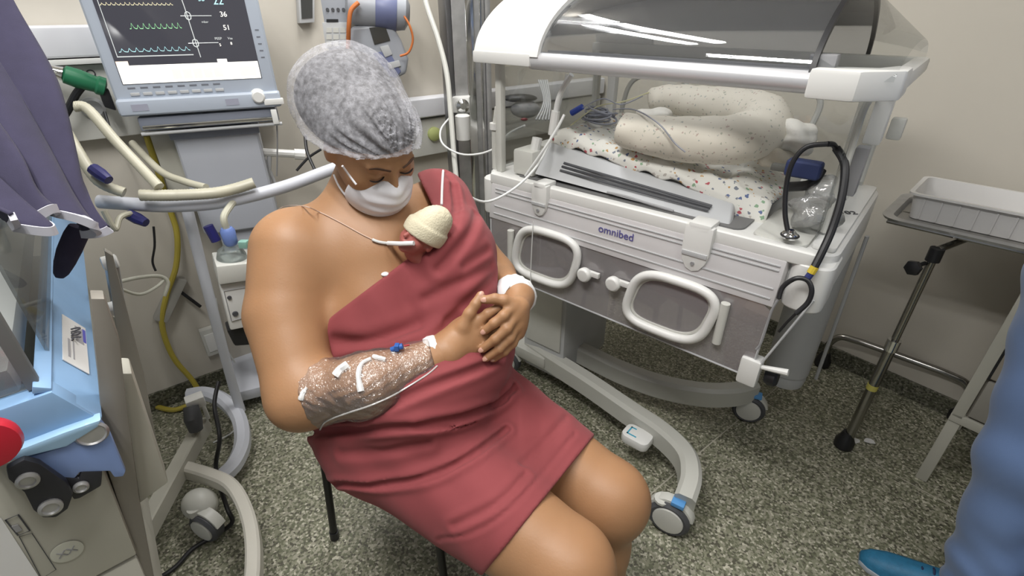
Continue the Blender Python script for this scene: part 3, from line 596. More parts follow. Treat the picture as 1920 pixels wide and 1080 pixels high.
# humidifier, bottle
t = thing('humidifier', 'white humidifier block with a water chamber beside her shoulder', 'humidifier', Pt(440, 560, 1.42))
HN = V((.55, -.83, 0)).normalized(); HP = Pt(440, 560, 1.42)
def Hh(px, py, off=0): return Pp(px, py, HP+HN*off, HN)
obj('body', MB().prism([Hh(412, 535), Hh(500, 520), Hh(505, 605), Hh(432, 620)], -HN*.09), white, t, .006)
obj('heater_plate', MB().prism([Hh(405, 500, .02), Hh(500, 490, .02), Hh(500, 522, .02), Hh(410, 535, .02)], -HN*.11), offwhite, t, .006)
fp = obj('front_plate', MB().prism([Hh(420, 546, .003), Hh(480, 536, .003), Hh(484, 588, .003), Hh(434, 602, .003)], -HN*.005), white, t, .001)
obj('front_frame', MB().tube([Hh(420, 546, .004), Hh(480, 536, .004), Hh(484, 588, .004), Hh(434, 602, .004)], .0012, 4, closed=True), midgrey, fp)
obj('button', MB().lathe([(.006, 0), (.005, .004)], Hh(430, 558, .003), HN, 12), darkgrey, fp)
obj('button', MB().lathe([(.008, 0), (.007, .004)], Hh(441, 588, .003), HN, 12), darkgrey, fp)
obj('mount', MB().prism([Hh(425, 620, -.02), Hh(500, 600, -.02), Hh(505, 645, -.02), Hh(440, 650, -.02)], -HN*.06), black, t, .008)
wc = (Hh(440, 500, -.03)+Hh(440, 500, -.03))/2
ch = obj('water_chamber', MB().lathe([(.035, -.005), (.038, 0), (.038, .035), (.030, .055), (.014, .065), (.012, .075)], wc, (0, 0, 1), 24), clear('chamber_clear', (.8, .85, .85), .2, solid=.12, solidcol=(.5, .55, .55)), t)
obj('chamber_base', MB().lathe([(.04, -.012), (.04, -.004)], wc, (0, 0, 1), 24), mat('rust_plate', (.25, .12, .10), .5), t)
obj('blue_port', MB().lathe([(.014, .068), (.018, .075), (.019, .11), (.014, .118)], wc+V((.01, 0, 0)), (0, 0, 1), 16), mat('port_blue', (.16, .24, .55), .4), t)
obj('elbow', MB().tube(cat([wc+V((.01, 0, .11)), wc+V((.012, 0, .15)), Pt(438, 378, 1.38)]), .009), mat('hose_clear', (.55, .54, .44), .35), t)
obj('navy_port', MB().tube([wc+V((-.035, .01, .075)), wc+V((-.045, .01, .12))], .013), mat('navy_plastic', (.02, .02, .13), .4), t)
obj('green_clip', MB().obox(wc+V((.045, 0, .07)), (.012, 0, 0), (0, .01, 0), (0, 0, .01)), mat('mint', (.25, .45, .38), .5), t, .003)
# breathing hoses: corrugated
def hose(name, label, pts, r, m, pitch=.006):
    c = cat(pts, 14); out = [c[0]]; acc = 0; P = []; Rr = []
    for p, q in zip(c, c[1:]):
        L = (q-p).length; n_ = max(1, int(L/(pitch/2)))
        for i in range(n_): P.append(p.lerp(q, i/n_))
    Rr = [r*(1.035 if i % 2 else .975) for i in range(len(P))]
    return obj(name, MB().tube(P, Rr, 12), m, label=label, cat='hose')
hc = mat('hose_beige', (.50, .48, .38), .4, nscale=15, namt=.12)
hose('breathing_hose', 'pale corrugated hose sloping down from the purple cloth to the rail', [Pt(140, 200, 1.25), Pt(165, 205, 1.26), Pt(215, 262, 1.27), Pt(262, 312, 1.28), Pt(300, 352, 1.28)], .0125, hc)
hose('breathing_hose', 'pale corrugated hose nearest the purple cloth, lower of two', [Pt(118, 235, 1.22), Pt(150, 290, 1.22), Pt(185, 340, 1.22), Pt(235, 362, 1.24)], .0125, hc)
hose('breathing_hose', 'pale corrugated hose lying along the lilac handle rail', [Pt(262, 366, 1.27), Pt(330, 366, 1.30), Pt(400, 362, 1.33), Pt(440, 354, 1.36), Pt(478, 342, 1.38)], .0145, hc)
hose('breathing_hose', 'pale corrugated hose passing behind the ventilator column', [Pt(248, 268, 1.5), Pt(300, 320, 1.46), Pt(345, 340, 1.42), Pt(388, 352, 1.39)], .010, hc)
def clip(lbl, a, b, r=.014): return obj('hose_connector', MB().tube([a, a.lerp(b, .5), b], [r, r*1.08, r*.8]), MATS['navy_plastic'], label=lbl, cat='connector')
clip('navy hose connector above the handle rail', Pt(174, 316, 1.20), Pt(204, 338, 1.20))
clip('navy hose connector hanging below the handle rail', Pt(242, 402, 1.30), Pt(274, 418, 1.30))
t = thing('clear_tubing', 'clear tubing looped low beside the steel post', 'tube', Pt(260, 520, 1.25))
tm = mat('tubing_grey', (.42, .42, .36), .35)
obj('tube', MB().tube(cat([Pt(225, 528, 1.22), Pt(262, 520, 1.28), Pt(300, 518, 1.34), Pt(315, 530, 1.36), Pt(308, 555, 1.36)]), .005), tm, t)
obj('tube', MB().tube(cat([Pt(222, 540, 1.22), Pt(262, 552, 1.27), Pt(296, 536, 1.33), Pt(310, 520, 1.36)]), .004), tm, t)
obj('tube', MB().tube(cat([Pt(195, 395, 1.22), Pt(215, 430, 1.24), Pt(225, 408, 1.26), Pt(245, 400, 1.29)]), .007), hc, t)
t = thing('black_cable', 'short black cable stretched on the wall beside the cart tube', 'cable', Pt(350, 560, 1.9))
obj('cable', MB().tube([WLp(336, 545, .02), WLp(376, 575, .03)], .006), black, t)
t = thing('hanging_black_lead', 'thin black lead dangling from the handle rail', 'cable', Pt(290, 480, 1.4))
obj('lead', MB().tube(cat([Pt(288, 425, 1.34), Pt(290, 460, 1.36), Pt(286, 490, 1.38), Pt(292, 508, 1.39)]), .003), black, t)
obj('lead', MB().tube(cat([Pt(148, 300, 1.25) if False else Pt(196, 210, 1.4), Pt(205, 240, 1.4)]), .004), black, t)

t = thing('floor_cable', 'thin white cable curving down the wall beside the cart upright', 'cable', Pz(440, 745, 0))
obj('cable', MB().tube(cat([WLp(405, 560, .03), WLp(418, 640, .03), WLp(446, 690, .04), Pz(455, 735, .02), Pz(445, 800, .01), Pz(400, 830, .006)]), .003, 8), tubem, t)
t = thing('white_conduit', 'white conduit lying on the floor along the left wall baseboard', 'conduit', Pz(468, 740, 0))
obj('conduit', MB().tube([Pz(436, 750, .012), Pz(560, 716, .012)], .009), white, t)
t = thing('cable_tie', 'black cable ends crossed behind the hair cap', 'cable', Pt(575, 290, 1.6))
obj('cable_end', MB().tube(cat([Pt(572, 255, 1.6), Pt(576, 285, 1.6), Pt(590, 318, 1.6)]), .005).tube(cat([Pt(602, 280, 1.6), Pt(578, 296, 1.6), Pt(556, 320, 1.6)]), .004), black, t)

# ------------------------------------------------------------------ left foreground incubator (frame: l away from the camera, s to the right, z up)
LL = V((-.622, .783, 0)).normalized(); LS = V((.783, .622, 0)).normalized()
P1 = Pz(97, 735, .95)
def E(px, py, off=0): return Pp(px, py, P1-LL*off, LL)        # end plane facing the camera; off moves it nearer
def El(p, l): return p+LL*l
def eprism(pix, depth, off=0): return MB().prism([E(x, y, off) for x, y in pix], LL*depth)
li = thing('incubator_warmer', 'older cream and blue incubator at the left edge, partly under a purple cloth', 'incubator', V((P1.x, P1.y, 0))+LL*.4)
blue = mat('sky_blue_enamel', (.25, .42, .66), .42, nscale=10, namt=.14); blue2 = mat('periwinkle_enamel', (.22, .32, .60), .45, nscale=8, namt=.1)
obj('side_sill', eprism([(97, 735), (192, 783), (190, 800), (170, 806), (60, 800)], .95), blue, li, .003)
obj('end_sill', eprism([(-60, 790), (97, 735), (190, 788), (120, 820), (30, 830), (-60, 860)], .03, .004), blue, li, .003)
obj('sill_step', eprism([(-40, 872), (30, 846), (118, 812), (190, 787), (185, 800), (125, 838), (30, 862), (-30, 885)], .02, .018), mat('light_blue_edge', (.34, .54, .74), .4), li, .003)
obj('inner_ledge', MB().prism([E(60, 740), E(97, 735), E(97, 728), E(60, 725)], LL*.9), blue, li, .002)
lbl_c = lambda u, v: (lambda a, b: a.lerp(b, v))(El(E(100, 737), .10+u*.155), El(E(188, 781), .10+u*.155))
def ssk(u0, u1, v0, v1, lift=.0012, th=.0012):
    n_ = (E(188, 781)-E(100, 737)).cross(LL).normalized(); n_ = -n_ if n_.z < 0 else n_
    o = [lbl_c(u0, v0), lbl_c(u1, v0), lbl_c(u1, v1), lbl_c(u0, v1)]
    return MB().hexa([p+n_*(lift-th) for p in o]+[p+n_*lift for p in o])
st = obj('inventory_sticker', ssk(0, 1, .18, .80, .0022), mat('paper', (.68, .68, .67), .6), li)
ink = MATS['ink']
for u0, u1, v0, v1 in ((.55, .9, .50, .72), (.12, .5, .30, .36), (.12, .5, .42, .46)): obj('printed_block', ssk(u0, u1, v0, v1, .0026, .0006), mat('print_grey', (.35, .35, .37), .6), st)
tn = (E(188, 781)-E(100, 737)).cross(LL).normalized(); tn = -tn if tn.z < 0 else tn
text('printed_number', '086', ink, .030, lbl_c(.62, .40)+tn*.003, -LL, LS, st)
obj('blue_stamp', ssk(.62, .92, .70, .78, .0028, .0006), mat('stamp_blue', (.10, .10, .45), .6), st)
# clear side walls standing on the sill
gm = clear('smoky_panel', (.78, .80, .80), .12, solid=.16, solidcol=(.42, .44, .45))
pa, pb_ = El(E(85, 732), .10), El(E(85, 732), .88)
obj('clear_side', MB().hexa([pa, pb_, pb_+LS*.004, pa+LS*.004, pa+V((0, 0, .25)), pb_+V((0, 0, .25)), pb_+LS*.004+V((0, 0, .25)), pa+LS*.004+V((0, 0, .25))]), gm, li)
ea = E(66, 725, -.02); eb = E(-260, 850, -.02); eb = V((ea.x, ea.y, ea.z))-LS*.42
obj('clear_end', MB().hexa([ea, eb, eb+LL*.004, ea+LL*.004, ea+V((0, 0, .27)), eb+V((0, 0, .27)), eb+LL*.004+V((0, 0, .27)), ea+LL*.004+V((0, 0, .27))]), gm, li)
obj('panel_edge', MB().obox(ea+V((0, 0, .135)), LS*.007, LL*.007, V((0, 0, .135))), mat('slate_edge', (.17, .175, .175), .5), li, .002)
obj('clear_hood', MB().hexa([ea+V((0, 0, .27)), eb+V((0, 0, .27)), eb+LL*.85+V((0, 0, .27)), ea+LL*.85+V((0, 0, .27)), ea+V((0, 0, .275))-LS*.05, eb+V((0, 0, .275)), eb+LL*.85+V((0, 0, .275)), ea+LL*.85+V((0, 0, .275))-LS*.05]), gm, li)
obj('mattress_tray', MB().hexa([ea-LS*.02+LL*.03-V((0, 0, .02)), eb+LL*.03-V((0, 0, .02)), eb+LL*.85-V((0, 0, .02)), ea-LS*.02+LL*.85-V((0, 0, .02)), ea-LS*.02+LL*.03+V((0, 0, .02)), eb+LL*.03+V((0, 0, .02)), eb+LL*.85+V((0, 0, .02)), ea-LS*.02+LL*.85+V((0, 0, .02))]), MATS['paper'], li, .01)
obj('mattress', MB().hexa([ea-LS*.06+LL*.06+V((0, 0, .02)), eb+LL*.06+V((0, 0, .02)), eb+LL*.80+V((0, 0, .02)), ea-LS*.06+LL*.80+V((0, 0, .02)), ea-LS*.06+LL*.06+V((0, 0, .05)), eb+LL*.06+V((0, 0, .05)), eb+LL*.80+V((0, 0, .05)), ea-LS*.06+LL*.80+V((0, 0, .05))]), MATS['mattress_cover'], li, .012)
# bracket and black levers on the end
obj('end_bracket', eprism([(40, 862), (120, 838), (150, 805), (190, 792), (206, 812), (236, 884), (232, 894), (214, 896), (206, 884), (150, 886), (140, 898), (105, 898), (85, 892), (60, 872)], .012, .012), blue2, li, .003)
obj('bracket_bolt', MB().lathe([(.017, 0), (.019, .003), (.016, .006), (.014, .004), (0, .004)], E(172, 811, .012), -LL, 20), steel, li)
obj('lever', eprism([(10, 880), (45, 862), (75, 870), (125, 905), (137, 930), (128, 955), (105, 972), (80, 972), (62, 958), (45, 925), (15, 900)], .012, .028), darkgrey if False else mat('black_enamel', (.02, .021, .027), .45), li, .004)
obj('lever', eprism([(85, 890), (148, 898), (152, 885), (192, 884), (190, 912), (150, 935), (138, 938), (120, 905)], .010, .013), MATS['black_enamel'], li, .003)
for (x, y, r, o) in ((95, 950, .013, .028), (152, 912, .009, .014), (52, 900, .012, .028)):
    obj('lever_bolt', MB().lathe([(r, 0), (r, .003), (r*.7, .005), (r*.6, .002), (0, .002)], E(x, y, o), -LL, 20), steel, li)
# body below
obj('cabinet', eprism([(-120, 900), (140, 838), (190, 870), (257, 1040), (190, 1076), (60, 1150), (-60, 1220)], .80, -.02), cream, li, .004)
obj('lower_body', eprism([(192, 1080), (257, 1045), (330, 1215), (200, 1330), (60, 1330), (-10, 1190)], .80, -.025), mat('cream_light', (.56, .55, .49), .4), li, .004)
obj('paper_sheet', eprism([(-40, 960), (2, 972), (72, 1080), (110, 1140), (20, 1190), (-60, 1080)], .001, -.018), MATS['paper'], li)
ol = obj('outlined_plate', MB().tube([E(10, 975, -.018), E(34, 965, -.018), E(56, 995, -.018), E(34, 1004, -.018)], .0010, 4, closed=True).tube([E(36, 1006, -.018), E(60, 1000, -.018), E(105, 1068, -.018), E(78, 1085, -.018)], .0005, 4, closed=True), darkgrey, li)
obj('plate_mark', MB().prism([E(20, 988, -.0175), E(34, 984, -.0175), E(42, 994, -.0175), E(30, 999, -.0175)], LL*.001), midgrey, li)
emb = E(126, 1034, -.0185)
em = obj('oval_badge', MB().lathe([(.019, 0), (.019, .001), (.0165, .0014)], emb, -LL, 28), mat('badge', (.50, .50, .43), .4), li)
text('badge_mark', 'XX', midgrey, .016, emb-LL*.0018, LS, (0, 0, 1), em)
_gs = (mat('greige_steel', (.27, .25, .22), .45, .3, nscale=6, namt=.15))
# brushed upright beside it
u0 = Pt(222, 700, .95)
obj('upright_panel', eprism([(170, 560), (196, 560), (224, 640), (240, 780), (262, 940), (296, 1120), (280, 1140), (256, 1042), (198, 872)], .03, -.03), MATS['greige_steel'], li, .002)
obj('cream_upright', eprism([(228, 700), (248, 700), (316, 905), (262, 945)], .05, -.06), cream, li, .004)
obj('rear_panel', eprism([(196, 470), (212, 480), (270, 700), (300, 860), (240, 760)], .02, -.30), cream_dark, li, .002)
obj('pole', MB().tube([Pt(222, 590, 1.02), Pt(246, 730, 1.13)], .010), mat('ivory', (.58, .55, .47), .35), li)
for (x, y) in ((205, 492), (213, 578)):
    obj('white_cap', MB().lathe([(.010, -.012), (.014, -.010), (.014, .012), (.010, .014)], Pt(x, y, .98), LS, 16), white, li)
obj('clamp', MB().tube([Pt(200, 684, .98), Pt(244, 676, 1.02)], .010), chrome, li)
obj('clamp_screw', MB().tube([Pt(202, 700, .98), Pt(246, 690, 1.02)], .006), steel, li)
obj('cap_rod', MB().tube([Pt(210, 500, .99), Pt(222, 570, 1.03)], .012), steel, li)
# base bars and caster
bp1 = [Pz(382, 795, .16), Pz(262, 1015, .16)]
bs = MATS['base_enamel']
obj('base_strut', MB().sweep([bp1[0], bp1[1]], barprof(.020, .028, .004), (0, 0, 1)), cream, li)
bp2 = cat([Pz(346, 880, .145), Pz(390, 893, .145), Pz(432, 912, .145), Pz(458, 950, .145), Pz(474, 1005, .145), Pz(476, 1080, .145), Pz(462, 1160, .145)], 6)
obj('base_arm', MB().sweep(bp2, barprof(.018, .024, .006), (0, 0, 1)), mat('ivory_enamel', (.60, .58, .52), .35, nscale=6, namt=.05), li)
cc = Pz(388, 985, .055); caster('caster', cc, V((-.35, -1, 0)), .050, li, None, top=.12, W=.02)
cc = Pz(462, 1175, .05); caster('caster', cc, V((-.2, -1, 0)), .045, li, None, top=.12)
obj('caster_hood', MB().ell(Pz(375, 945, .10), (.05, .042, .05), 18), offwhite, li)
t = thing('power_plug', 'dark grey power plug with white block on the cream strut', 'plug', Pz(362, 790, .25))
pc = Pz(362, 785, .24)
obj('plug_body', MB().tube([Pz(358, 762, .27), pc, Pz(368, 806, .20)], [.022, .026, .020], 12), darkgrey, t)
obj('plug_block', MB().obox(Pz(366, 752, .27), LS*.026, LL*.02, V((0, 0, .018))), white, t, .004)
obj('plug_clip', MB().obox(Pz(384, 768, .23), LS*.006, LL*.012, V((0, 0, .035))), white, t, .003)
pw = thing('power_lead', 'black power lead trailing from the cream strut down to the floor', 'cable', Pz(410, 950, 0))
obj('cable', parent=pw, m=black, mb=MB().tube(cat([Pz(410, 715, .30), Pz(402, 760, .25), Pz(412, 820, .2), Pz(405, 880, .1), Pz(425, 950, .07), Pz(435, 980, .03), Pz(400, 1005, .012), Pz(360, 1030, .010), Pz(330, 1062, .010), Pz(295, 1085, .010), Pz(250, 1100, .01)]), .0065))
t = thing('red_knob', 'round red knob at the very left edge in front of the black levers', 'knob', E(-14, 835, .05))
obj('knob_disc', MB().lathe([(.016, -.012), (.031, -.008), (.033, 0), (.031, .008), (.016, .011)], E(-30, 833, .06), -LL, 32), mat('red_plastic', (.50, .015, .035), .4), t)
obj('knob_shaft', MB().tube([E(-30, 833, .05), E(-30, 833, -.02)], .01), black, t)
# purple cloth draped over its hood
pm = mat('purple_cotton', (.034, .030, .064), .95, nscale=40, namt=.15, bump=.25, bscale=900, sheen=.05)
def cloth_sheet(name, edgeA, edgeB, n, m_, foldf, th=.004):
    vs = []; 
    for i in range(n+1):
        for k in range(m_+1):
            vs.append(foldf(i/n, k/m_))
    fs = [(i*(m_+1)+k, i*(m_+1)+k+1, (i+1)*(m_+1)+k+1, (i+1)*(m_+1)+k) for i in range(n) for k in range(m_)]
    return MB().add(vs, fs)
right = cat([Pt(-10, -110, .86), Pt(22, 0, .84), Pt(95, 145, .82), Pt(128, 260, .80), Pt(160, 345, .775), Pt(182, 415, .76)], 6)
left = cat([Pt(-330, -60, .70), Pt(-290, 60, .68), Pt(-220, 180, .66), Pt(-120, 290, .645), Pt(-60, 360, .635), Pt(5, 400, .625)], 6)
def rs(c, t): x = t*(len(c)-1); i = min(int(x), len(c)-2); return c[i].lerp(c[i+1], x-i)
def fold(u, v):
    a, b = rs(left, u), rs(right, u); p = a.lerp(b, v)
    n_ = (b-a).normalized().cross(V((0, 0, 1))).normalized(); n_ = -n_ if n_.y > 0 else n_
    ph = v*24+math.sin(u*3.2)*1.5-u*2; d = (abs(math.sin(ph*.5))**.7)*.030*(.35+.65*u)+.010*math.sin(v*13+u*5)
    d += .008*math.sin(u*9+v*4)
    return p+n_*(d-.01)-V((0, 0, .018*math.sin(v*9)*u))
cl = obj('purple_cloth', cloth_sheet('c', None, None, 70, 110, fold), pm, label='dark purple cloth draped over the left incubator hood', cat='cloth', ang=180)
sm = cl.modifiers.new('s', 'SOLIDIFY'); sm.thickness = .005; sm.offset = 0
hemc = [fold(1, k/110)+V((0, 0, -.004)) for k in range(111)]
hm = obj('hem', MB().sweep(hemc, [(-.0035, -.006), (.0035, -.006), (.0035, .006), (-.0035, .006)], (0, 0, 1)), mat('hem_white', (.52, .52, .58), .8), cl, label='white stitched hem')
# tail of the cloth hanging inside
tp = cat([Pt(150, 425, .78), Pt(130, 470, .80), Pt(112, 520, .83)], 5)
obj('cloth_tail', MB().tube(tp, [.014, .015, .016, .016, .016, .016, .015, .014, .012, .010, .006], 12, flat=.4), pm, cl)
# ------------------------------------------------------------------ instrument stand on the right
t = thing('instrument_stand', 'chrome wheeled instrument stand with a steel tray by the right wall', 'stand', (1.2, 1.29, 0))
pf = Pz(1580, 828, .06); pole_b = V((1.195, 1.285, .05)); pole_t = V((1.203, 1.285, .775))
darkchrome = mat('dark_chrome', (.35, .34, .32), .22, 1)
obj('pole', MB().tube([pole_b, V((1.20, 1.285, .45))], .0155, 16), darkchrome, t)
obj('inner_pole', MB().tube([V((1.20, 1.285, .44)), pole_t], .011, 14), darkchrome, t)
obj('pole_collar', MB().tube([V((1.20, 1.285, .43)), V((1.20, 1.285, .47))], .019, 14), chrome, t)
obj('yellow_tape', MB().tube([V((1.197, 1.285, .27)), V((1.197, 1.285, .29))], .0165, 14), mat('yellow_tape', (.55, .5, .12), .5), t)
obj('height_lock', MB().tube([V((1.19, 1.29, .735)), V((1.15, 1.27, .735))], .006).lathe([(.01, -.012), (.022, -.006), (.022, .006), (.01, .012)], (1.135, 1.26, .735), (1, .4, 0), 6), black, t)
obj('pole_head', MB().tube([V((1.203, 1.285, .745)), V((1.203, 1.285, .785))], .018, 12), black, t)
foot1 = V((1.365, 1.754, .05)); foot2 = V((1.70, 1.42, .05))
bar = cat([foot1+V((0, 0, .02)), foot1+V((0, 0, .07)), foot1+V((.02, -.02, .115)), foot1+V((.06, -.06, .125)), foot1.lerp(foot2, .3)+V((0, 0, .127)), foot1.lerp(foot2, .7)+V((0, 0, .127)), foot2+V((-.06, .06, .125)), foot2+V((-.02, .02, .115)), foot2+V((0, 0, .07)), foot2+V((0, 0, .02))], 6)
obj('base_bar', MB().tube(bar, .0135, 14), darkchrome, t)
obj('base_strut', MB().tube([pole_b+V((0, 0, .03)), V((1.504, 1.616, .172))], .012, 12), darkchrome, t)
for c_ in (foot1, foot2, V((1.190, 1.288, .05))):
    obj('caster_boot', MB().lathe([(.022, -.05), (.030, -.045), (.031, -.02), (.022, 0), (.017, .02)], (c_.x, c_.y, .05), (0, 0, 1), 18), black, t)
td = V((.70, -.714, 0)); te = V((.714, .70, 0))   # tray axes
T0 = Pz(1650, 408, .82)
def tq(a, b, z=0): return T0+td*a+te*b+V((0, 0, z))
def trr(a0, b0, a1, b1, r, z, n=5):
    return [tq(p[0], p[1], z) for p in rrect(a0, b0, a1, b1, r, 0, n)]
def frustum(o, i_, zo, zi, m, name, parent):
    pass
rings = [trr(0, 0, .50, .33, .05, -.004), trr(-.004, -.004, .504, .334, .052, .004), trr(.022, .022, .478, .308, .04, .004), trr(.030, .030, .470, .300, .035, -.014), trr(.030, .030, .470, .300, .035, -.017), trr(.018, .018, .482, .312, .04, -.004)]
tr = MB(); n = len(rings[0]); tr.add([p for r in rings for p in r], [(j*n+k, j*n+(k+1) % n, ((j+1) % 6)*n+(k+1) % n, ((j+1) % 6)*n+k) for j in range(6) for k in range(n)])
tray = obj('tray', tr, steel, t, ang=60)
obj('tray_floor', MB().prism(rings[3], (0, 0, -.003)), mat('worn_steel', (.42, .41, .39), .45, .7, nscale=12, namt=.2), tray)
fr = [tq(.02, .02, -.012), tq(.48, .02, -.012), tq(.48, .31, -.012), tq(.02, .31, -.012)]
obj('tray_frame', MB().tube(fr, .006, 8, closed=True), darkchrome, t)
obj('tray_arm', MB().tube([V((1.203, 1.285, .78)), tq(.24, .16, -.02)], .010).tube([tq(.02, .16, -.018), tq(.48, .16, -.018)], .007), darkchrome, t)
# white basket
t = thing('plastic_basket', 'white rectangular plastic basket on the steel tray', 'basket', tq(.25, .19, -.01))
wb = mat('basket_white', (.66, .65, .64), .4)
R2 = [trr(.055, .105, .445, .30, .02, -.012), trr(.045, .090, .455, .315, .022, .062), trr(.034, .079, .466, .326, .026, .064), trr(.034, .079, .466, .326, .026, .070), trr(.046, .091, .454, .314, .022, .070), trr(.058, .108, .442, .297, .02, -.006)]
b2 = MB(); b2.add([p for r in R2 for p in r], [(j*n+k, j*n+(k+1) % n, ((j+1))*n+(k+1) % n, ((j+1))*n+k) for j in range(5) for k in range(n)]+[tuple(range(n-1, -1, -1)), tuple(5*n+k for k in range(n))])
bk = obj('basket_body', b2, wb, t, ang=50)
for k in range(9): obj('rib', MB().obox(tq(.08+k*.042, .0965, .024), td*.002, te*.003, V((0, 0, .032))+te*-.006), wb, bk)
# ------------------------------------------------------------------ cabinet at the right edge
t = thing('bedside_cabinet', 'cream metal cabinet on legs at the right edge behind blue trousers', 'cabinet', (1.6, 1.15, 0))
CB = V((1.357, 1.155, 0)); cxd = V((.622, -.783, 0)); cyd = V((.783, .622, 0))
def cb(x0, x1, y0, y1, z0, z1, mb=None):
    q = lambda x, y, z: CB+cxd*x+cyd*y+V((0, 0, z)); mb = mb or MB()
    return mb.hexa([q(x0, y0, z0), q(x1, y0, z0), q(x1, y1, z0), q(x0, y1, z0), q(x0, y0, z1), q(x1, y0, z1), q(x1, y1, z1), q(x0, y1, z1)])
obj('body', cb(.02, .43, .012, .40, .27, .76), mat('cabinet_beige', (.33, .30, .25), .5, nscale=6, namt=.08), t, .003)
for x in (0, .42):
    for y in (0, .375):
        obj('leg', cb(x, x+.032, y, y+.032, 0, .30), offwhite if False else cream, t, .003)
    obj('corner_rail', cb(x, x+.030, -.004, .03, .28, .775), cream, t, .003)
obj('bottom_rail', cb(.0, .45, -.004, .012, .262, .292), cream, t, .002)
obj('top', cb(-.01, .46, -.012, .42, .765, .785), cream, t, .004)
obj('drawer', cb(.035, .415, -.002, .03, .30, .435), cream_dark, t, .004)
dr = obj('door', cb(.035, .415, -.004, .03, .445, .755), MATS['cabinet_beige'], t, .004)
obj('dark_gap', cb(.030, .036, -.003, .01, .44, .76), black, t)
obj('label', cb(.055, .11, -.0055, -.003, .56, .575), mat('teal_label', (.05, .30, .26), .5), dr)
# ------------------------------------------------------------------ bits of paper on the floor
pm2 = MATS['paper']
for i, (x, y, lab_) in enumerate(((1600, 826, 'scrap of white paper against the front caster of the instrument stand'), (1630, 828, 'scrap of white paper on the floor right of the instrument stand caster'))):
    c = Pz(x, y, .001); rnd = random.Random(i)
    rim = [c+V((math.cos(q)*.022*rnd.uniform(.6, 1.1), math.sin(q)*.016*rnd.uniform(.6, 1.1), .004*rnd.random())) for q in [k*math.pi/4 for k in range(8)]]
    obj('paper_scrap', MB().prism(rim, (0, 0, .002)), pm2, label=lab_, cat='paper')
# ------------------------------------------------------------------ things in and on the open incubator
def printed(name, base, cols, scale, dens, size=.42):
    m = bpy.data.materials.new(name); m.use_nodes = True; nt = m.node_tree; b = nt.nodes['Principled BSDF']; b.inputs['Roughness'].default_value = .9
    tc = nt.nodes.new('ShaderNodeTexCoord'); vo = nt.nodes.new('ShaderNodeTexVoronoi'); vo.inputs['Scale'].default_value = scale
    nz = nt.nodes.new('ShaderNodeTexNoise'); nz.inputs['Scale'].default_value = scale*1.6; mxv = nt.nodes.new('ShaderNodeMix'); mxv.data_type = 'VECTOR'; mxv.inputs[0].default_value = .012
    nt.links.new(tc.outputs['Object'], nz.inputs['Vector']); nt.links.new(tc.outputs['Object'], mxv.inputs[4]); nt.links.new(nz.outputs['Color'], mxv.inputs[5])
    nt.links.new(mxv.outputs[1], vo.inputs['Vector'])
    sep = nt.nodes.new('ShaderNodeSeparateColor'); nt.links.new(vo.outputs['Color'], sep.inputs[0])
    r = nt.nodes.new('ShaderNodeValToRGB'); r.color_ramp.interpolation = 'CONSTANT'; e = r.color_ramp.elements
    e[0].position = 0; e[0].color = (*cols[0], 1); e[1].position = 1/len(cols); e[1].color = (*cols[1], 1)
    for i in range(2, len(cols)): q = e.new(i/len(cols)); q.color = (*cols[i], 1)
    nt.links.new(sep.outputs[0], r.inputs['Fac'])
    lt = nt.nodes.new('ShaderNodeMath'); lt.operation = 'LESS_THAN'; lt.inputs[1].default_value = size; nt.links.new(vo.outputs['Distance'], lt.inputs[0])
    gt = nt.nodes.new('ShaderNodeMath'); gt.operation = 'LESS_THAN'; gt.inputs[1].default_value = dens; nt.links.new(sep.outputs[1], gt.inputs[0])
    mu = nt.nodes.new('ShaderNodeMath'); mu.operation = 'MULTIPLY'; nt.links.new(lt.outputs[0], mu.inputs[0]); nt.links.new(gt.outputs[0], mu.inputs[1])
    mx = nt.nodes.new('ShaderNodeMix'); mx.data_type = 'RGBA'; nt.links.new(mu.outputs[0], mx.inputs[0]); mx.inputs[6].default_value = (*base, 1); nt.links.new(r.outputs[0], mx.inputs[7])
    nt.links.new(mx.outputs[2], b.inputs['Base Color']); MATS[name] = m; return m
shm = printed('printed_sheet', (.70, .69, .64), [(.45, .10, .12), (.12, .16, .30), (.50, .30, .12), (.20, .22, .26), (.25, .38, .25), (.45, .42, .38)], 75, .60, .34)
nm = printed('dotted_nest', (.68, .64, .55), [(.42, .42, .34), (.48, .38, .33), (.40, .41, .37)], 95, .5, .26)
rnd = random.Random(3)
def sheet(u, v):  # u along a, v from back over the front edge
    a = -.965+u*.66; b = 1.73-v*.47; top = tilt(a)+.056
    z = top+.006*math.sin(a*40+b*9)*math.sin(b*30)+.004*math.sin(a*95)
    fr_ = max(0, (v-.82)/.18)
    lo = .26*max(0, u-.84)+.026+.003*math.sin(a*26)+.003*math.sin(a*55+1)
    if fr_ > 0: b = 1.73-.82*.47-.028*min(fr_, .6)/.6; z = top-(lo)*fr_**1.2*1.6+.004*math.sin(a*80)*fr_
    if u > .93: z -= (u-.93)/.07*.03; a += .03*(u-.93)/.07
    if u < .05: z += -.03*(.05-u)/.05
    return I(a, b, z)
s_ = obj('patterned_sheet', cloth_sheet('s', None, None, 90, 50, sheet), shm, label='white cot sheet printed with small coloured figures, inside the incubator', cat='sheet', ang=180)
s_.modifiers.new('s', 'SOLIDIFY').thickness = .004
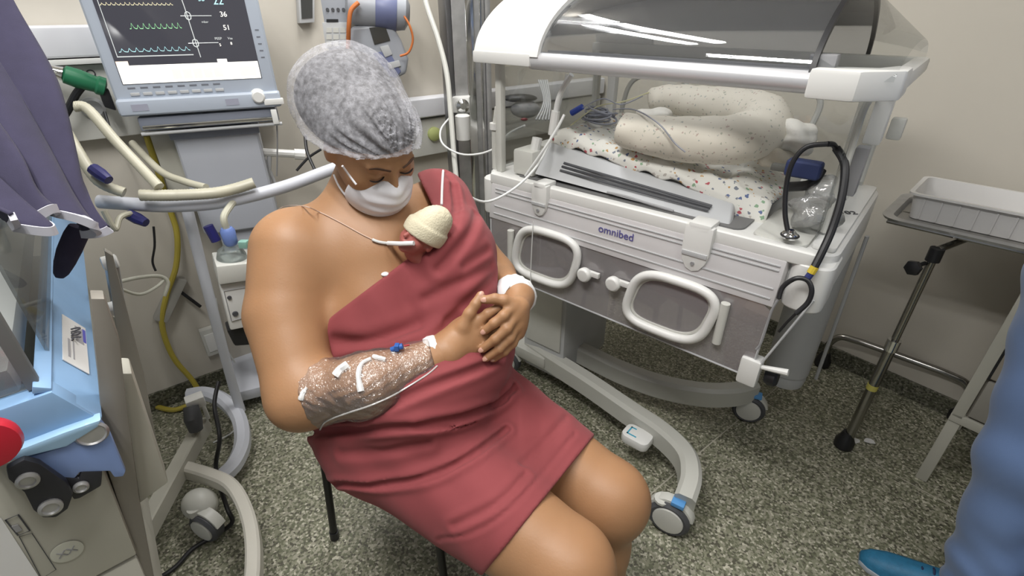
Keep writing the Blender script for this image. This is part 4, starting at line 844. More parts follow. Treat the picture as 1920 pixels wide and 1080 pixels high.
def lump(pts, rs_, n=20, seed=1, amp=.1):
    mb = MB().tube(pts, rs_, n); r_ = random.Random(seed); ph = [r_.uniform(0, 6) for _ in range(6)]
    for i, p in enumerate(mb.v): mb.v[i] = p+V((math.sin(p.y*70+ph[0])*math.sin(p.z*60+ph[1]), math.sin(p.x*66+ph[2])*math.sin(p.z*74+ph[3]), math.sin(p.x*80+ph[4])*math.sin(p.y*64+ph[5])))*amp*.05
    return mb
NB = [(1160, 238, 1.33), (1200, 250, 1.33), (1290, 262, 1.34), (1370, 262, 1.36), (1425, 248, 1.42), (1432, 222, 1.50), (1390, 205, 1.56), (1320, 195, 1.60), (1250, 186, 1.62), (1215, 195, 1.60)]
NB = [Ib(x, y, b) for x, y, b in NB]
nc = cat(NB, 6); rr = []
for i in range(len(nc)):
    q = i/(len(nc)-1); r = .044+.020*math.sin(min(1, q*1.15)*math.pi); r *= min(1, (q/.04)**.5 if q < .04 else 1, ((1-q)/.05)**.5 if q > .95 else 1); rr.append(max(r, .008))
nest = obj('nest_roll', lump(nc, rr, 24, 2, .05), nm, label='curved cream fabric nest roll with small dots, on the patterned sheet', cat='nest', ang=180)
obj('seam', MB().tube([nc[int(len(nc)*.62)]+(V((math.cos(k*.45), 0, 0))*0) for k in range(2)], .001), nm, nest) if False else None
def bundle(name, c, r, label, cat_, m, seed, sq=.7):
    r_ = random.Random(seed); mb = MB().ell(c, (r, r*.8, r*sq), 36); ph = [r_.uniform(0, 6) for _ in range(6)]; f = 1/r
    for i, p in enumerate(mb.v):
        d = (p-V(c)); k = 1+.16*math.sin(d.x*f*4.5+ph[0]+2*math.sin(d.z*f*2))+.10*math.sin(d.y*f*7+ph[1]+d.x*f*3)+.05*math.sin(d.z*f*13+ph[2])
        mb.v[i] = V(c)+d*k
    return obj(name, mb, m, label=label, cat=cat_, ang=180)
bundle('cloth_diaper', Ib(1490, 256, 1.45), .058, 'crumpled white cloth right of the nest roll', 'cloth', mat('cloth_cream', (.68, .66, .60), .9, bump=.2, bscale=300), 3)
bundle('cloth_diaper', Ib(1225, 218, 1.50), .05, 'small folded cream cloth between the ends of the nest roll', 'cloth', MATS['cloth_cream'], 5, .5)
bundle('cloth_roll', Ib(1455, 295, 1.42), .045, 'beige rolled cloth under the crumpled white one', 'cloth', mat('cloth_tan', (.50, .46, .38), .9, bump=.2, bscale=300), 8, .6)
t = thing('cable_coil', 'coil of grey monitor cables with a blue plug in the incubator corner', 'cables', Ib(1130, 215, 1.5))
gcm = mat('cable_grey', (.26, .27, .31), .5)
for k in range(7):
    c = Ib(1125+rnd.uniform(-8, 8), 216+rnd.uniform(-9, 9), 1.48+rnd.uniform(-.03, .03)); r_ = rnd.uniform(.035, .055); til = rnd.uniform(-.2, .2)
    obj('cable_loop', MB(MI).tube([MI.inverted() @ c+V((math.cos(q*.393)*r_, math.sin(q*.393)*r_*.7, math.sin(q*.393+k)*.008+math.cos(q*.393)*til*.05)) for q in range(16)], .0032, 6, closed=True), gcm, t)
obj('blue_plug', MB().tube([Ib(1072, 212, 1.42), Ib(1092, 200, 1.42)], [.010, .009]), mat('royal_blue', (.03, .07, .40), .4), t)
obj('cable', MB().tube(cat([Ib(1092, 202, 1.42), Ib(1130, 185, 1.5), Ib(1165, 196, 1.5), Ib(1205, 180, 1.55)]), .0022, 6), gcm, t)
obj('cable', MB().tube(cat([Ib(1150, 205, 1.45), Ib(1190, 206, 1.33), Ib(1235, 232, 1.27), Ib(1265, 268, 1.26), Ib(1285, 285, 1.26)]), .0020, 6), gcm, t)
obj('yellow_lead', MB().tube(cat([Ib(1070, 235, 1.35), Ib(1120, 200, 1.5), Ib(1170, 190, 1.55), Ib(1225, 170, 1.6)]), .0018, 6), mat('lead_yellow', (.60, .58, .35), .5), t)
t = thing('ventilator_tubing', 'white ventilator tube with connector standing in the left corner of the incubator', 'tube', I(-.97, 1.28, .92))
obj('tube', MB().tube(cat([Ib(1072, 140, 1.25), Ib(1056, 165, 1.25), Ib(1046, 190, 1.25), Ib(1040, 225, 1.25)]), .008, 10), tubem, t)
obj('connector', MB().tube([Ib(1042, 208, 1.25), Ib(1036, 252, 1.25)], [.013, .014]), white, t)
obj('side_tube', MB().tube(cat([Ib(1058, 215, 1.24), Ib(1045, 240, 1.22), Ib(1020, 280, 1.19), Ib(985, 330, 1.17)]), .004, 8), tubem, t)
t = thing('wall_instrument', 'dark round instrument seen through the left end of the incubator', 'instrument', Ib(985, 200, 1.9))
obj('dish', MB().ell(Pt(985, 205, 2.02), (.06, .03, .035), 20), midgrey, t)
obj('dark_lid', MB().ell(Pt(975, 184, 2.0), (.07, .03, .016), 20), black, t)
obj('red_mark', MB().ell(Pt(983, 224, 1.96), (.014, .006, .006), 12), mat('dull_red', (.25, .03, .04), .5), t)
for k in range(5): obj('hanging_tube', MB().tube(cat([Pt(1010+k*4, 150, 2.0), Pt(1020+k*3, 190, 1.99), Pt(1005+k*6, 225, 1.97)]), .004, 6), pale, t)
# blue cuff and clear bag at the right end
t = thing('blue_cuff', 'folded dark blue cuff beside the stethoscope loop', 'cuff', Ib(1510, 315, 1.3))
cf = Ib(1507, 318, 1.32)
obj('cuff_roll', MB(MI).box(MI.inverted() @ cf+V((-.038, -.02, -.018)), MI.inverted() @ cf+V((.038, .02, .022))), mat('navy_cloth', (.018, .03, .10), .7), t, .010, seg=3)
obj('cuff_flap', MB(MI).box(MI.inverted() @ cf+V((-.070, -.012, -.012)), MI.inverted() @ cf+V((-.036, .012, .004))), mat('olive_grey', (.09, .09, .08), .7), t, .005)
bg = clear('bag_film', (.86, .87, .87), .25, rough=.1, bump=.6, bscale=30, solid=.28, solidcol=(.6, .6, .58))
t = thing('plastic_bag', 'crumpled clear plastic bag beside the stethoscope on the incubator deck', 'bag', I(-.2, 1.35, .9))
bc = Ib(1535, 385, 1.33)
mb = MB().ell(bc, (.052, .05, .06), 40)
for i, p in enumerate(mb.v):
    d = p-bc; mb.v[i] = bc+d*(1+.18*math.sin(d.x*90+math.sin(d.z*60)*2)+.12*math.sin(d.z*120+d.y*60))
    if mb.v[i].z < .912: mb.v[i].z = .912
obj('bag_film', mb, bg, t, ang=180)
obj('inner_tube', MB().tube(cat([Ib(1480, 350, 1.36), Ib(1520, 345, 1.34), Ib(1540, 318, 1.36)]), .012, 10), black, t)
# stethoscope
t = thing('stethoscope', 'black stethoscope looped over the incubator corner, hanging in front', 'stethoscope', I(-.13, 1.2, .9))
sm_ = black
loop = [Ib(1478, 438, 1.215), Ib(1472, 400, 1.225), Ib(1474, 350, 1.235), Ib(1486, 305, 1.24), Ib(1512, 276, 1.25), Ib(1552, 270, 1.26)]
obj('tubing', MB().tube(cat(loop), .0055, 10), sm_, t)
loop2 = [Ib(1568, 278, 1.30), Ib(1584, 310, 1.28), Ib(1578, 370, 1.25), Ib(1560, 430, 1.22), Ib(1540, 475, 1.19), Ib(1524, 506, 1.17)]
obj('tubing', MB().tube(cat(loop2), .0085, 10), sm_, t)
obj('tubing_bend', MB().tube(cat([Ib(1552, 270, 1.26), Ib(1562, 271, 1.28), Ib(1568, 279, 1.30)]), .006, 10), sm_, t)
obj('yellow_band', MB().tube([Ib(1528, 500, 1.172), Ib(1520, 512, 1.168)], .0088), mat('band_yellow', (.6, .45, .04), .5), t)
obj('blue_yoke', MB().tube([Ib(1521, 512, 1.168), Ib(1512, 524, 1.165)], .0075), mat('yoke_blue', (.03, .04, .16), .5), t)
obj('head_spring', MB().tube(cat([Ib(1460, 560, 1.14), Ib(1468, 538, 1.15), Ib(1492, 522, 1.155), Ib(1514, 526, 1.16), Ib(1522, 545, 1.155), Ib(1514, 568, 1.15), Ib(1492, 588, 1.14)]), .0055, 10), sm_, t)
obj('ear_tube', MB().tube(cat([Ib(1460, 560, 1.14), Ib(1446, 585, 1.14), Ib(1428, 640, 1.14), Ib(1418, 655, 1.14)]), .0028, 8), midgrey, t)
obj('ear_tube', MB().tube(cat([Ib(1492, 588, 1.14), Ib(1475, 605, 1.14), Ib(1460, 622, 1.14)]), .0030, 8), sm_, t)
obj('chest_piece', MB().lathe([(.012, -.004), (.017, -.003), (.018, .002), (.013, .007), (.006, .009), (.006, .014)], Ib(1481, 441, 1.212)+V((0, 0, .0)), (0, -.25, 1), 22), chrome, t)
obj('chest_rim', MB().tube([Ib(1481, 441, 1.212)+V((math.cos(q*.35)*.018, math.sin(q*.35)*.018, 0)) for q in range(18)], .0025, 6, closed=True), sm_, t)
# ------------------------------------------------------------------ figures: smooth-blended distance fields, meshed into continuous skins
f32 = np.float64
def A3(p): return np.array(tuple(p), dtype=f32)
def PT(px, py, t): return A3(Pt(px, py, t))
def unit(v): v = np.array(v, dtype=f32); return v/np.linalg.norm(v)
def d_ell(P, c, r, R=None):
    q = P-c
    if R is not None: q = q @ R.T
    r = np.array(r); k0 = np.linalg.norm(q/r, axis=1); k1 = np.linalg.norm(q/(r*r), axis=1)+1e-9
    return k0*(k0-1)/k1
def d_cone(P, a, b, ra, rb):
    ab = b-a; h = np.clip(((P-a) @ ab)/(ab @ ab), 0, 1)
    return np.linalg.norm(P-a-h[:, None]*ab, axis=1)-(ra+(rb-ra)*h)
def smin(a, b, k):
    h = np.clip(.5+.5*(b-a)/k, 0, 1); return b+(a-b)*h-k*h*(1-h)
def smax(a, b, k): return -smin(-a, -b, k)
def d_poly(P, pts):
    d = np.full(len(P), 9.)
    for a, b in zip(pts, pts[1:]):
        ab = b-a; h = np.clip(((P-a) @ ab)/(ab @ ab+1e-12), 0, 1); d = np.minimum(d, np.linalg.norm(P-a-h[:, None]*ab, axis=1))
    return d
def trace(fn, pix, t0=.5, t1=1.6, n=70):
    D_ = np.array([tuple(ray(x, y)) for x, y in pix]); nd = np.linalg.norm(D_, axis=1); t = np.full(len(pix), t0); C0 = A3(CAM)
    for _ in range(n): t = np.minimum(t+np.clip(fn(C0+D_*t[:, None])/nd*.8, -.02, .06), t1)
    return C0+D_*t[:, None], t
def mesh_sdf(fn, lo, hi, h):
    lo = np.array(lo, dtype=f32); B = 8; n = np.ceil((np.array(hi)-lo)/h/B).astype(int)*B+1
    nb = (n-1)//B
    cx = [lo[i]+(np.arange(nb[i])+.5)*B*h for i in range(3)]
    G = np.stack(np.meshgrid(*cx, indexing='ij'), -1).reshape(-1, 3); dc = fn(G).reshape(nb)
    vol = np.ones(n, dtype=np.float32)*.1
    vol[:nb[0]*B, :nb[1]*B, :nb[2]*B] = np.kron(np.sign(dc).astype(np.float32), np.ones((B, B, B), dtype=np.float32))*.1
    act = np.argwhere(np.abs(dc) < B*h*1.35)
    ar = np.arange(B+1); off = np.stack(np.meshgrid(ar, ar, ar, indexing='ij'), -1).reshape(-1, 3)
    for s in range(0, len(act), 60):
        blk = act[s:s+60]; idx = (blk[:, None, :]*B+off[None]).reshape(-1, 3)
        vol[idx[:, 0], idx[:, 1], idx[:, 2]] = fn(lo+idx*h)
    # surface nets
    s = vol < 0; nx, ny, nz = vol.shape
    corners = [(i, j, k) for i in (0, 1) for j in (0, 1) for k in (0, 1)]
    cnt = sum(s[i:nx-1+i, j:ny-1+j, k:nz-1+k].astype(np.int8) for i, j, k in corners)
    cells = np.argwhere((cnt > 0) & (cnt < 8)); idm = np.full((nx-1, ny-1, nz-1), -1, dtype=np.int64); idm[tuple(cells.T)] = np.arange(len(cells))
    acc = np.zeros((len(cells), 3)); num = np.zeros(len(cells))
    for a in range(8):
        for b in range(a+1, 8):
            ca, cb_ = np.array(corners[a]), np.array(corners[b])
            if np.abs(ca-cb_).sum() != 1: continue
            va = vol[tuple((cells+ca).T)]; vb = vol[tuple((cells+cb_).T)]; m = (va < 0) != (vb < 0)
            t = np.where(m, va/np.where(m, va-vb, 1), 0); acc += np.where(m[:, None], ca+(cb_-ca)*t[:, None], 0); num += m
    verts = lo+(cells+acc/num[:, None])*h
    faces = []
    for ax in range(3):
        u, v = (ax+1) % 3, (ax+2) % 3; sl0 = [slice(None)]*3; sl1 = [slice(None)]*3; sl0[ax] = slice(0, -1); sl1[ax] = slice(1, None)
        a_, b_ = s[tuple(sl0)], s[tuple(sl1)]; e = np.argwhere(a_ != b_); e = e[(e[:, u] > 0) & (e[:, v] > 0) & (e[:, u] < vol.shape[u]-1) & (e[:, v] < vol.shape[v]-1)]
        du = np.zeros(3, int); du[u] = 1; dv = np.zeros(3, int); dv[v] = 1
        q = np.stack([idm[tuple((e-du-dv).T)], idm[tuple((e-dv).T)], idm[tuple(e.T)], idm[tuple((e-du).T)]], 1)
        fl_ = a_[tuple(e.T)]; q[~fl_] = q[~fl_][:, ::-1]; faces.append(q)
    faces = np.concatenate(faces); faces = faces[(faces >= 0).all(1)]
    return verts, faces
def sdf_obj(name, fn, lo, hi, h, m, parent=None, keep=None, label=None, cat_=None):
    v, f = mesh_sdf(fn, lo, hi, h)
    if keep is not None: k = keep(v[f].mean(1)); f = f[k]
    o0 = A3(ORG.get(parent, V((0, 0, 0)))) if parent else np.zeros(3)
    me = bpy.data.meshes.new(name); me.from_pydata((v-o0).tolist(), [], f.tolist()); me.validate()
    bm = bmesh.new(); bm.from_mesh(me); bmesh.ops.delete(bm, geom=[x for x in bm.verts if not x.link_faces], context='VERTS'); bm.to_mesh(me); bm.free()
    me.materials.append(m); me.shade_smooth(); o = bpy.data.objects.new(name, me); C.objects.link(o); ORG[o] = V(tuple(o0))
    if parent: o.parent = parent
    if label: o['label'] = label
    if cat_: o['category'] = cat_
    return o

skin = mat('skin_brown', (.40, .212, .105), .5, nscale=9, namt=.10, bump=.12, bscale=260, sss=.12)
dressm = mat('dress_red', (.27, .052, .058), .85, nscale=30, namt=.06, bump=.3, bscale=1600, sheen=.06)
UPz = np.array([0, 0, 1.])
fd = unit((.87, -.48, 0)); ld = np.array([.48, .87, 0]); ld = unit(ld)          # hips: forward and her left
fc = unit((.74, -.67, 0)); lc = unit((.67, .74, 0))                              # chest
def fr(l, f, u): return np.stack([l, f, u])
RH_, RC_ = fr(ld, fd, UPz), fr(lc, fc, UPz)
Cp = np.array([-.215, .885, .575])
kneeL, kneeR = PT(1140, 935, 1.09), PT(1062, 1062, .925)
hipL, hipR = Cp+ld*.10+np.array([0, 0, -.01]), Cp-ld*.10+np.array([0, 0, -.01])
shR, shL = PT(548, 470, 1.01), PT(826, 384, 1.20)
elR, wrR = PT(566, 742, .950), PT(838, 660, .978)
elL, wrL = PT(925, 520, 1.25), PT(972, 556, 1.07)
neck0 = PT(662, 420, 1.06)
bulge = PT(838, 505, 1.075)
def torso(P, dress=False):
    d = d_ell(P, Cp-fd*.035, (.222, .185, .135), RH_)
    d = smin(d, d_ell(P, Cp+fd*.062+UPz*.135+ld*.008, (.208, .140, .112), RH_), .05)
    d = smin(d, d_ell(P, np.array([-.262, .985, .86]), (.150, .105, .17), RC_), .06)
    d = smin(d, d_cone(P, hipL, kneeL, .125, .083), .05)
    d2 = d_cone(P, hipR, kneeR, .125, .085)
    d = smin(d, d2, .03 if not dress else .07)
    br = PT(712, 588, 1.05)
    d = smin(d, d_ell(P, br, (.080, .075, .085), RC_), .05)
    d = smin(d, d_ell(P, PT(850, 560, 1.09), (.085, .08, .09), RC_), .05)
    d = smin(d, d_ell(P, PT(655, 640, 1.07), (.075, .06, .10), RC_), .05)
    return d
def cutf(P):
    q = P-A3(CAM); c = np.minimum(-(q @ nA), -(q @ nB))
    return np.maximum(c, q @ hn)
def d_body(P):
    d = torso(P)+.012*np.clip((-cutf(P)-.012)/.02, 0, 1)
    d = smin(d, d_cone(P, shR+lc*.03, shL-lc*.03, .068, .062), .06)
    d = smin(d, d_cone(P, shR, PT(536, 590, .99), .080, .074), .045)
    d = smin(d, d_cone(P, PT(656, 420, 1.07), PT(684, 330, 1.08), .072, .062), .05)
    d = smin(d, d_ell(P, PT(700, 470, 1.10), (.14, .07, .08), RC_), .05)
    arm = d_cone(P, PT(536, 590, .99), elR, .076, .062)
    arm = smin(arm, d_cone(P, elR, PT(692, 722, .925), .056, .054), .035)
    arm = smin(arm, d_cone(P, PT(692, 722, .925), wrR, .054, .033), .03)
    d = smin(d, arm, .012)
    armL = smin(d_cone(P, shL, elL, .060, .052), d_cone(P, elL, wrL, .050, .030), .03)
    d = smin(d, armL, .03)
    # shins and feet
    for kn, an in ((kneeL, kneeL+np.array([.03, -.03, -.40])), (kneeR, kneeR+np.array([.03, -.03, -.41]))):
        mid = kn*.6+an*.4-fd*.015
        d = smin(d, d_ell(P, kn+fd*.008, (.074, .076, .080), RH_), .03)
        d = smin(d, smin(d_cone(P, kn, mid, .070, .060), d_cone(P, mid, an, .060, .040), .03), .03)
        heel = an+np.array([0, 0, -.02])-fd*.02; toe = an+fd*.15+np.array([0, 0, -.035])
        d = smin(d, d_cone(P, heel, toe, .034, .022), .03)
    return d
# head frame: x to her right, y forward, z up
hp = math.radians(34); hh = unit((.69, -.72, 0)); HF = np.array([hh[0]*math.cos(hp), hh[1]*math.cos(hp), -math.sin(hp)]); HU = np.array([hh[0]*math.sin(hp), hh[1]*math.sin(hp), math.cos(hp)])
HX = np.cross(HF, HU)
roll = math.radians(-4); HX, HU = HX*math.cos(roll)+HU*math.sin(roll), HU*math.cos(roll)-HX*math.sin(roll)
HO = PT(727, 366, .985)-HF*.088+HU*.070
HR = np.stack([HX, HF, HU])
def hl(x, y, z): return HO+HX*x+HF*y+HU*z
def hloc(P): return (P-HO) @ HR.T
def E_(q, c, r): 
    q = q-np.array(c); r = np.array(r); k0 = np.linalg.norm(q/r, axis=1); k1 = np.linalg.norm(q/(r*r), axis=1)+1e-9; return k0*(k0-1)/k1
def d_head(P):
    q = hloc(P)
    d = E_(q, (0, -.005, .012), (.077, .094, .084))
    d = smin(d, E_(q, (0, .028, -.055), (.062, .062, .064)), .04)
    for s in (-1, 1):
        d = smin(d, E_(q, (s*.036, .058, -.035), (.030, .026, .030)), .02)       # cheeks
        d = -smin(-d, E_(q, (s*.031, .100, -.004), (.020, .016, .013)), .012)     # sockets
        d = smin(d, E_(q, (s*.031, .078, -.006), (.0155, .0135, .0125)), .004)    # closed lids
        d = smin(d, d_cone(q, np.array([s*.014, .092, .012]), np.array([s*.046, .078, .012]), .006, .005), .010)  # brow ridge
        d = smin(d, E_(q, (s*.076, -.005, -.015), (.009, .018, .030)), .006)      # ears
        d = smin(d, E_(q, (s*.010, .103, -.046), (.009, .009, .008)), .006)
    d = smin(d, d_cone(q, np.array([0, .086, .004]), np.array([0, .110, -.042]), .007, .010), .010)
    d = smin(d, E_(q, (0, .092, -.078), (.023, .010, .010)), .008)               # lips
    d = smin(d, E_(q, (0, .078, -.108), (.022, .018, .016)), .02)
    return d
def d_skin(P):
    d = smin(d_body(P), d_head(P), .02)
    return d
def crease(lines):   # (pixels, width, depth) traced on the cloth
    out = []
    for pix, w_, a_ in lines:
        c = cat([V((x, y, 0)) for x, y in pix], 4); p, t = trace(lambda P: torso_dress0(P), [(q.x, q.y) for q in c]); out.append((p, w_, a_))
    return out
# dress
fill = (kneeL+kneeR)/2*.62+Cp*.38
def torso_dress0(P):
    d = torso(P, True)
    d = smin(d, d_ell(P, fill, (.10, .19, .06), RH_), .06)
    d = smin(d, d_ell(P, bulge, (.085, .07, .115), RC_), .06)
    d = smin(d, d_cone(P, PT(870, 460, 1.10), shL, .055, .066), .06)
    d = smin(d, d_cone(P, shR+lc*.10, shL-lc*.03, .060, .066), .06)
    return d-.007
def cutplane(a, b, inside):   # plane holding the camera and two directions, signed positive on the side of 'inside'
    n_ = unit(np.cross(A3(ray(*a)), A3(ray(*b)))); return n_ if n_ @ (A3(Pt(inside[0], inside[1], 1.0))-A3(CAM)) > 0 else -n_
nA = cutplane((618, 596), (800, 458), (800, 700)); nB = cutplane((778, 318), (836, 440), (900, 400))
hn = unit(np.cross(A3(ray(930, 1047)), A3(ray(1128, 800)))); hn = hn if hn @ fd > 0 else -hn
CR = crease([
    ([(575, 812), (650, 806), (760, 800), (850, 786), (925, 757), (962, 728)], .0075, .011),
    ([(600, 790), (700, 770), (800, 728), (900, 690), (940, 668)], .007, .008),
    ([(625, 905), (700, 910), (800, 895), (880, 858), (950, 806)], .006, .009),
    ([(640, 850), (720, 846), (800, 830)], .008, .004),
    ([(780, 800), (850, 800), (915, 775), (950, 750)], .005, .004),
    ([(622, 690), (700, 668), (800, 640), (860, 600)], .010, .008),
    ([(630, 640), (700, 640), (780, 612)], .012, .005),
    ([(980, 870), (1030, 820), (1080, 760)], .008, .003),
    ([(1000, 700), (1040, 740)], .008, .003),
    ([(800, 470), (850, 420), (850, 350)], .007, .006),
    ([(822, 505), (880, 440), (893, 400)], .008, .005),
    ([(860, 395), (850, 345), (835, 322)], .006, .005),
    ([(870, 500), (915, 470)], .008, .003),
    ([(800, 560), (860, 530), (920, 500)], .010, .004),
    ([(840, 600), (900, 545), (925, 520)], .010, .005),
    ([(850, 985), (930, 945), (985, 890)], .006, .003),
    ([(780, 1015), (880, 1000), (960, 950), (1040, 860), (1105, 780)], .004, .002),
])
def d_dress(P):
    d = torso_dress0(P)
    m = np.abs(d) < .05
    if m.any():
        Q_ = P[m]; e = np.zeros(len(Q_))
        for p, w_, a_ in CR:
            dd = d_poly(Q_, p); e += 1.35*a_*np.exp(-(dd/w_)**2)-a_*.55*np.exp(-((dd-w_*2.2)/(w_*1.3))**2)
        e += .0012*np.sin(Q_[:, 0]*60+Q_[:, 2]*45+2*np.sin(Q_[:, 1]*30))
        d = d.copy(); d[m] += e
    C0_ = A3(CAM); low = smax(-((P-C0_) @ nA), -((P-C0_) @ nB), .0) if False else np.minimum(-((P-C0_) @ nA), -((P-C0_) @ nB))
    d = smax(d, low, .005)
    hem = (P-C0_) @ hn
    return smax(d, hem, .004)
woman = thing('person', 'seated person in dark red dress, white mask and hair cap, hands folded on belly', 'person', (-.25, .9, 0))
body = sdf_obj('body', d_skin, (-.62, .40, 0), (.42, 1.42, 1.36), .0062, skin, woman)
dress = sdf_obj('dress', d_dress, (-.62, .40, .36), (.36, 1.36, 1.12), .0043, dressm, woman)
# ------------------------------------------------------------------ hair, cap, mask
hairm = mat('hair_black', (.018, .014, .012), .6, bump=.5, bscale=300)
def d_hair0(P):
    q = hloc(P)
    d = smin(E_(q, (0, -.020, .010), (.090, .096, .076)), E_(q, (0, -.104, .022), (.090, .062, .078)), .06)
    return d
def d_hair(P):
    q = hloc(P); return smax(np.minimum(d_hair0(P), E_(q, (0, -.005, .012), (.080, .097, .087))), -(q[:, 2]-q[:, 1]*.40-.006), .01)
fp_ = np.array([-.005, .088, .040])
def d_cap(P):
    q = hloc(P); d = smin(d_hair0(P)-.013, E_(q, (0, .0, .012), (.086, .104, .090)), .02)
    r = q-fp_; dist = np.linalg.norm(r, axis=1); ang = np.arctan2(r[:, 2], r[:, 0])
    amp = .0060*np.exp(-((dist-.055)/.05)**2)
    d = d+amp*np.sin(ang*26+3*np.sin(ang*5))+.0022*np.sin(q[:, 0]*75+3)*np.sin(q[:, 1]*62)*np.sin(q[:, 2]*70)
    e = q[:, 2]-q[:, 1]*.42-.006
    edge = .004*np.exp(-((e)/.006)**2)
    return smax(d-edge, -e, .004)
sdf_obj('hair', d_hair, tuple(HO-.21), tuple(HO+.21), .006, hairm, woman)
capm = bpy.data.materials.new('cap_film'); capm.use_nodes = True; nt = capm.node_tree; nt.nodes.clear()
out_ = nt.nodes.new('ShaderNodeOutputMaterial'); tr_ = nt.nodes.new('ShaderNodeBsdfTransparent'); di = nt.nodes.new('ShaderNodeBsdfDiffuse'); di.inputs[0].default_value = (.56, .56, .60, 1)
tc = nt.nodes.new('ShaderNodeTexCoord'); nz = nt.nodes.new('ShaderNodeTexNoise'); nz.inputs['Scale'].default_value = 95; nz.inputs['Detail'].default_value = 4; nz.inputs['Roughness'].default_value = .65
mp_ = nt.nodes.new('ShaderNodeMapRange'); mp_.inputs['From Min'].default_value = .35; mp_.inputs['From Max'].default_value = .65; mp_.inputs['To Min'].default_value = .20; mp_.inputs['To Max'].default_value = .46
mx_ = nt.nodes.new('ShaderNodeMixShader'); nt.links.new(tc.outputs['Object'], nz.inputs['Vector']); nt.links.new(nz.outputs['Fac'], mp_.inputs['Value']); nt.links.new(mp_.outputs[0], mx_.inputs[0])
nt.links.new(tr_.outputs[0], mx_.inputs[1]); nt.links.new(di.outputs[0], mx_.inputs[2]); nt.links.new(mx_.outputs[0], out_.inputs[0])
cap = sdf_obj('hair_cap', d_cap, tuple(HO-.22), tuple(HO+.22), .0042, capm, woman, label='white translucent bouffant cap')
maskm = mat('mask_white', (.80, .79, .83), .75, bump=.1, bscale=900)
def d_mask(P):
    q = hloc(P)
    d = E_(q, (0, .040, -.072), (.068, .078, .068)); d = smin(d, E_(q, (0, .088, -.045), (.014, .030, .022)), .02)
    d = d-.003+.0022*np.sin((q[:, 2]-.12*q[:, 0]*0)*260)*np.exp(-((q[:, 2]+.07)/.035)**2)*np.clip((.062-np.abs(q[:, 0]))/.03, 0, 1)
    d = np.maximum(d, -(E_(q, (0, .030, -.072), (.0625, .072, .0645))))
    d = smax(d, q[:, 2]+.019+.0*np.abs(q[:, 0]), .003)
    return smax(d, -(q[:, 1]-.048+(-.072-q[:, 2])*.15), .003)
mask = sdf_obj('face_mask', d_mask, tuple(HO-.2), tuple(HO+.2), .0030, maskm, woman, label='white pleated face mask')
def surfpts(fn, pix, lift=.002, t0=.6):
    p, t = trace(fn, pix, t0=t0); d_ = np.array([tuple(ray(x, y)) for x, y in pix]); d_ /= np.linalg.norm(d_, axis=1)[:, None]
    return [V(tuple(a-b*lift)) for a, b in zip(p, d_)]
sc_all = lambda P: np.minimum(np.minimum(d_skin(P), d_hair0(P)-.012), d_dress(P))
for pix in ([(668, 346), (655, 329), (642, 311)], [(684, 398), (655, 374), (636, 350), (626, 328)]):
    obj('ear_loop', MB().tube(cat(surfpts(lambda P: np.minimum(d_skin(P), d_hair0(P)-.012), pix, .014), 5), .0020, 6), maskm, mask)
lash = mat('lash_black', (.02, .012, .01), .6)
browm = mat('brow_dark', (.07, .035, .02), .8)
for s in (-1, 1):
    pts = []
    for k in range(9):
        a = -1.25+2.5*k/8; pts.append(hl(s*(.031+.016*math.sin(a)), .0925-.004*abs(math.sin(a))**2*1.5, -.0085-.0045*math.cos(a)))
    pr_pts = [V(tuple(p)) for p in pts]
    obj('eyelashes', MB().tube(pr_pts, [.0006, .0012, .0016, .0018, .0018, .0018, .0018, .0014, .0006], 6), lash, woman)
    pts = [V(tuple(hl(s*x, y, z))) for x, y, z in ((.013, .0985, .014), (.024, .0965, .019), (.036, .090, .020), (.047, .0815, .014))]
    obj('eyebrow', MB().tube(cat(pts, 4), [.0022]*5+[.0026]*4+[.0022, .0018, .0014, .0008], 8, flat=.6), browm, woman)
# ------------------------------------------------------------------ hands: palm and five jointed fingers each
nailm = mat('nail_pink', (.58, .33, .25), .35)
handm = skin
base_t = lambda pix: trace(d_dress, pix)[1]
def lift(px, py, up):   # a point 'up' metres nearer than the dress surface at this pixel
    t = base_t([(px, py)])[0]; return PT(px, py, t-up)
def chain(pl_):
    return [lift(*p) for p in pl_]
# right hand (her right, nearer the left of the picture)
Rw = wrR
bt = float(base_t([(905, 615)])[0])
def HT(px, py, up): return PT(px, py, bt-up)
r_palm = [wrR, HT(872, 632, .050), HT(902, 598, .042), HT(905, 640, .035), HT(915, 620, .040)]
r_f = {'thumb': ([HT(868, 612, .052), HT(880, 588, .056), HT(892, 570, .056), HT(901, 554, .052)], [.0135, .0115, .0100, .0085]),
       'index': ([HT(895, 604, .046), HT(915, 588, .050), HT(936, 576, .044), HT(948, 572, .034)], [.0110, .0100, .0092, .0082]),
       'middle': ([HT(906, 618, .038), HT(932, 604, .030), HT(950, 596, .022), HT(962, 592, .014)], [.0105, .0098, .0090, .0080]),
       'ring': ([HT(908, 634, .034), HT(932, 624, .026), HT(950, 616, .018), HT(962, 612, .010)], [.0102, .0095, .0088, .0078]),
       'little': ([HT(905, 650, .028), HT(926, 644, .020), HT(942, 638, .014), HT(952, 634, .010)], [.0092, .0086, .0078, .0070])}
